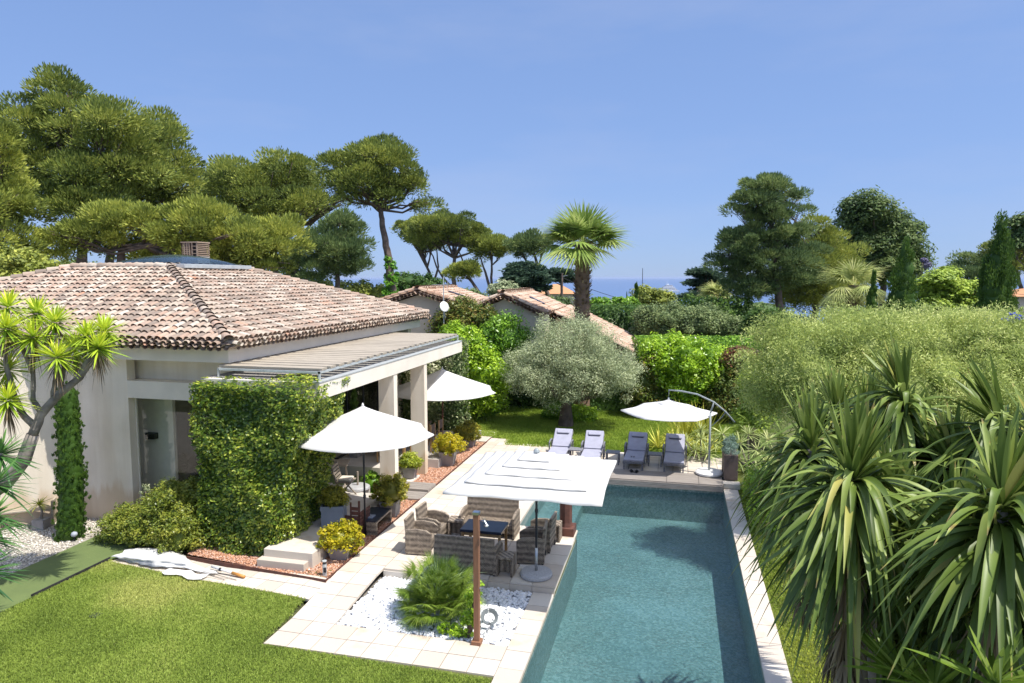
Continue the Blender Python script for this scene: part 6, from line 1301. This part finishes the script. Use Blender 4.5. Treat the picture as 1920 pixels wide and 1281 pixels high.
h2,Q1,Q2,R4,Pq,w2,d2=gable('neighbour house with pale tile gable and long side wing, left of palm',(943,553,33),(997,547,41),(1022,590),wl=1.6,seed=70)
# long lean-to wing on the second house
A1=at(1010,594,33); z1=A1[2]; A2=at(1064,583,33); 
def atz(px,py,z): ray=FW+RT*((px-960)/F)+UP*((640.5-py)/F); return EYE+ray*((z-H)/ray[2])
A2=atz(1064,584,z1); C2=atz(1197,638,2.45); C1=atz(1186,662,2.45)
bz=np.array(h2.location); U_=nrm(C2-C1); Vd=nrm(((A1+A2)/2-(C1+C2)/2)); Vd=nrm(Vd-U_*(Vd@U_)); Hh=((A1+A2)/2-(C1+C2)/2)@Vd; Ln=np.linalg.norm(C2-C1)
g=[tileset(C1-bz,U_,Vd,Ln,Hh,lambda v:0,lambda v:Ln,cw=.22,rl=.36,rad_=.095,seed=80,seg=4),(np.array([C1-bz-UPV*.03,C2-bz-UPV*.03,C2+Vd*Hh-bz-UPV*.03,C1+Vd*Hh-bz-UPV*.03]),np.array([(0,1,2,3)]),np.full(4,.3)),ridgeset(C1-bz+UPV*.07,C1+Vd*Hh-bz+UPV*.07,r=.11,seed=81),ridgeset(C2-bz+UPV*.07,C2+Vd*Hh-bz+UPV*.07,r=.11,seed=82)]
g.append(tileset(C1-bz-UPV*.13+U_*.3,Vd,-U_,Hh,.3,lambda v:.1,lambda v:Hh-.1,cw=.2,rl=.31,seed=83,seg=4))
V,Fc,r_=join(g); npmesh('wing_roof',V,Fc,M_tile2,h2,r_)
mb=MB(); q=[C1+U_*.3,C2-U_*.3,C2+Vd*Hh-U_*.3,C1+Vd*Hh+U_*.3]; V=[(v[0]-bz[0],v[1]-bz[1],-.2) for v in q]+[(v[0]-bz[0],v[1]-bz[1],v[2]-.2) for v in q]; mb.add(V,[(3,2,1,0),(4,5,6,7),(0,1,5,4),(1,2,6,5),(2,3,7,6),(3,0,4,7)]); mb.build('wing_wall',M_wall2,h2)
# low lean-to left of the first shrub
B1=atz(728,612,3.6); B2=atz(850,588,3.9)
root=thing('garden_wall','tile capped sloping beige wall between villa roof and reddish shrub','wall',tuple(B1*[1,1,0])); bw=np.array(root.location); mb=MB(); mb.bar((0,0,1.3),(B2[0]-bw[0],B2[1]-bw[1],1.6),.25,3.8); mb.build('wall',M_wall2,root)
dv=B2-B1; dv[2]=.45; g=ridgeset(B1-bw-[0,0,.42],B1-bw-[0,0,.42]+dv,r=.16,seed=90); npmesh('tile_capping',g[0],g[1],M_tile2,root,g[2])
# aerial and dish
ap=at(832,580,32); root=thing('tv_aerial','thin television aerial on a mast in front of the first gable','aerial',(ap[0],ap[1],3.0)); mb=MB(); top=at(829,520,32)[2]-3; mb.tube([(0,0,-3),(0,0,top)],.022,n=6); mb.build('mast',M_galv,root)
mb=MB(); z=top-.35; mb.bar((-.5,0,z),(.35,0,z),.02)
for k in range(9): mb.bar((-.5+k*.09,-.2+.01*k,z),(-.5+k*.09,.2-.01*k,z),.012)
mb.bar((.2,0,z-.2),(.2,0,z+.2),.015); mb.build('antenna_rods',M_galv,root)
dp=at(831,576,31.8); root=thing('satellite_dish','round white satellite dish facing left below the aerial','satellite dish',tuple(dp)); mb=MB(); mb.lathe([(.02,0),(.12,.01),(.21,.05),(.25,.09),(.25,.10),(.12,.03),(.02,.02)],n=20); o=mb.build('dish',M_boat,root,smooth=True); o.rotation_euler=(rad(75),0,rad(55)); mb=MB(); mb.bar((0,0,0),(.05,.15,-.5),.04); mb.build('bracket',M_galv,root)
# far houses
def farhouse(label,x0,x1,yr,ye,yb,D,m):
    a=at(x0,ye,D); b_=at(x1,ye,D); zr_=at(x0,yr,D)[2]; W_=math.hypot(b_[0]-a[0],b_[1]-a[1]); base=(a[0],a[1],hz(a[1])); root=thing('far_house',label,'house',base,math.atan2(b_[1]-a[1],b_[0]-a[0])); ze=a[2]-base[2]; zr_=zr_-base[2]; dp_=W_*.6
    mb=MB(); V=[(-.4,-.4,ze),(W_+.4,-.4,ze),(W_+.4,dp_+.4,ze),(-.4,dp_+.4,ze),(W_*.4,dp_*.5,zr_),(W_*.6,dp_*.5,zr_)]; mb.add(V,[(0,1,5,4),(1,2,5),(2,3,4,5),(3,0,4),(3,2,1,0)]); mb.build('roof',m,root)
    mb=MB(); mb.box(0,W_,0,dp_,-2,ze-.02); mb.build('wall',M_house,root)
    for k in range(3):
        mb=MB(); xx=W_*(.18+.27*k); mb.box(xx,xx+W_*.09,-.06,-.005,ze-1.9,ze-.7); mb.build('window',M_slate,root)
farhouse('far house with orange hipped roof behind the utility pole',1012,1078,533,551,575,110,M_tileO)
farhouse('far house with red tiled roof cut by the right edge of the photo',1893,2080,541,556,600,62,M_tileO)
pp=at(1054,512,75); root=thing('utility_pole','wooden utility pole left of the shaggy palm trunk','utility pole',(pp[0],pp[1],hz(pp[1]))); h=pp[2]-hz(pp[1]); mb=MB(); mb.tube([(0,0,0),(0,0,h)],[.16,.11],n=8); mb.build('pole',M_bark,root); mb=MB(); mb.bar((-.1,0,h-.4),(.6,0,h-.25),.06); mb.lathe([(.10,0),(.12,.12),(.04,.2)],0,0,8); mb.v=[(x,y,z) for x,y,z in mb.v]; mb.build('bracket',M_galv,root)
w0=np.array([pp[0],pp[1],pp[2]-.5]); w1=at(1330,580,85); mb=MB(); mb.tube([tuple(w0+(w1-w0)*t_-UPV*3.0*4*t_*(1-t_)*.35-w0) for t_ in np.linspace(0,1,14)],.03,n=4,cap=False); o=mb.build('overhead_wire',M_dark,loc=tuple(w0)); tag(o,'thin overhead wire sagging from the utility pole across the sea','wire')
mp_=at(1205,503,70); root=thing('mast','slender bare mast rising by the tiny pointed cypress','mast',(mp_[0],mp_[1],hz(mp_[1]))); mb=MB(); mb.tube([(0,0,0),(0,0,mp_[2]-hz(mp_[1]))],[.06,.03],n=6); mb.build('pole',M_dark,root)
lp_=at(535,505,58); root=thing('street_lamp','grey street lamp with side arm behind the villa ridge','street lamp',(lp_[0],lp_[1],hz(lp_[1])-.1)); hh=at(511,491,58)[2]-root.location.z; q=at(511,491,58)-np.array(root.location); mb=MB(); mb.tube([(q[0],q[1],0),(q[0],q[1],hh)],[.09,.06],n=8); mb.build('pole',M_galv,root); q2=at(533,497,58)-np.array(root.location); mb=MB(); mb.tube([(q[0],q[1],hh-1.0),((q[0]+q2[0])/2,(q[1]+q2[1])/2,hh-.45),tuple(q2)],.05,n=6); mb.build('arm',M_galv,root)
# boats
def boat(name,label,px,ywl,length,rz_,decks,cat,group=None,D=None):
    ray=FW+RT*((px-960)/F)+UP*((640.5-ywl)/F); p=EYE+ray*((SEA-H)/ray[2]); root=thing(name,label,cat,tuple(p),rz_,group); Lh=length/2; bw_=length*.085; hh=length*.075
    mb=MB(); st=[(-1,.8,0),(-.5,1,0),(.1,1,.05),(.6,.7,.25),(1,.02,.55)]; V=[]
    for s,wf,rise in st: V+=[(s*Lh*.94,-bw_*wf*.75,-.3),(s*Lh*.94,bw_*wf*.75,-.3),(s*Lh,bw_*wf,hh*(1+rise)),(s*Lh,-bw_*wf,hh*(1+rise))]
    Fc=[(0,3,2,1)]; 
    for i in range(4):
        for k in range(4): Fc.append((4*i+k,4*i+(k+1)%4,4*i+4+(k+1)%4,4*i+4+k))
    Fc.append((16,17,18,19)); mb.add(V,Fc); mb.build('hull',M_boat,root)
    z=hh
    for i in range(decks):
        f0=-.8+.10*i; f1=.48-.16*i; wd=bw_*(.86-.12*i); dz=length*.042; mb=MB(); mb.prism([(f0*Lh,-wd),(f1*Lh*.8,-wd),(f1*Lh+.02*Lh,-wd*.4),(f1*Lh+.02*Lh,wd*.4),(f1*Lh*.8,wd),(f0*Lh,wd)],z,z+dz); sd=mb.build('deck_house',M_boat,root)
        mb=MB(); mb.prism([(f0*Lh+.3,-wd-.05),(f1*Lh*.8,-wd-.05),(f1*Lh+.03*Lh,-wd*.4),(f1*Lh+.03*Lh,wd*.4),(f1*Lh*.8,wd+.05),(f0*Lh+.3,wd+.05)],z+dz*.35,z+dz*.75); mb.build('window_band',M_boatw,sd); z+=dz*1.12
    mb=MB(); mb.tube([(-.1*Lh,0,z),(-.14*Lh,0,z+length*.12)],[length*.008,length*.003],n=6); mb.bar((-.12*Lh,-bw_*.4,z+length*.05),(-.12*Lh,bw_*.4,z+length*.05),length*.006); mb.lathe([(length*.02,z+length*.0),(length*.025,z+length*.02),(length*.005,z+length*.035)],-.2*Lh,0,10); mb.build('mast',M_boat,root)
boat('superyacht','large white motor yacht with stacked decks anchored off shore',1247,549,72,rad(200),4,'yacht')
boat('motorboat','white motorboat near the shore between palm and tiny cypresses',1152,563,26,rad(190),2,'boat')
boat('ferry','tiny pale ship on the horizon left of dark cedar',970,523.2,420,rad(170),2,'ship')
boat('moored_boat','small white boat half hidden by the round bush',1302,574,16,rad(150),2,'boat')

# thin sea haze
m=bpy.data.materials.new('sea haze'); m.use_nodes=True; t=m.node_tree; t.nodes.remove(t.nodes['Principled BSDF']); pv=N(t,'VolumePrincipled'); pv.inputs['Color'].default_value=(.62,.74,1,1); pv.inputs['Density'].default_value=.000045; pv.inputs['Anisotropy'].default_value=.0
t.links.new(pv.outputs[0],t.nodes['Material Output'].inputs['Volume'])
mb=MB(); mb.box(-91000,91000,-300,121000,-42,26); o=mb.build('haze',m); tag(o,None,None,None,'stuff')
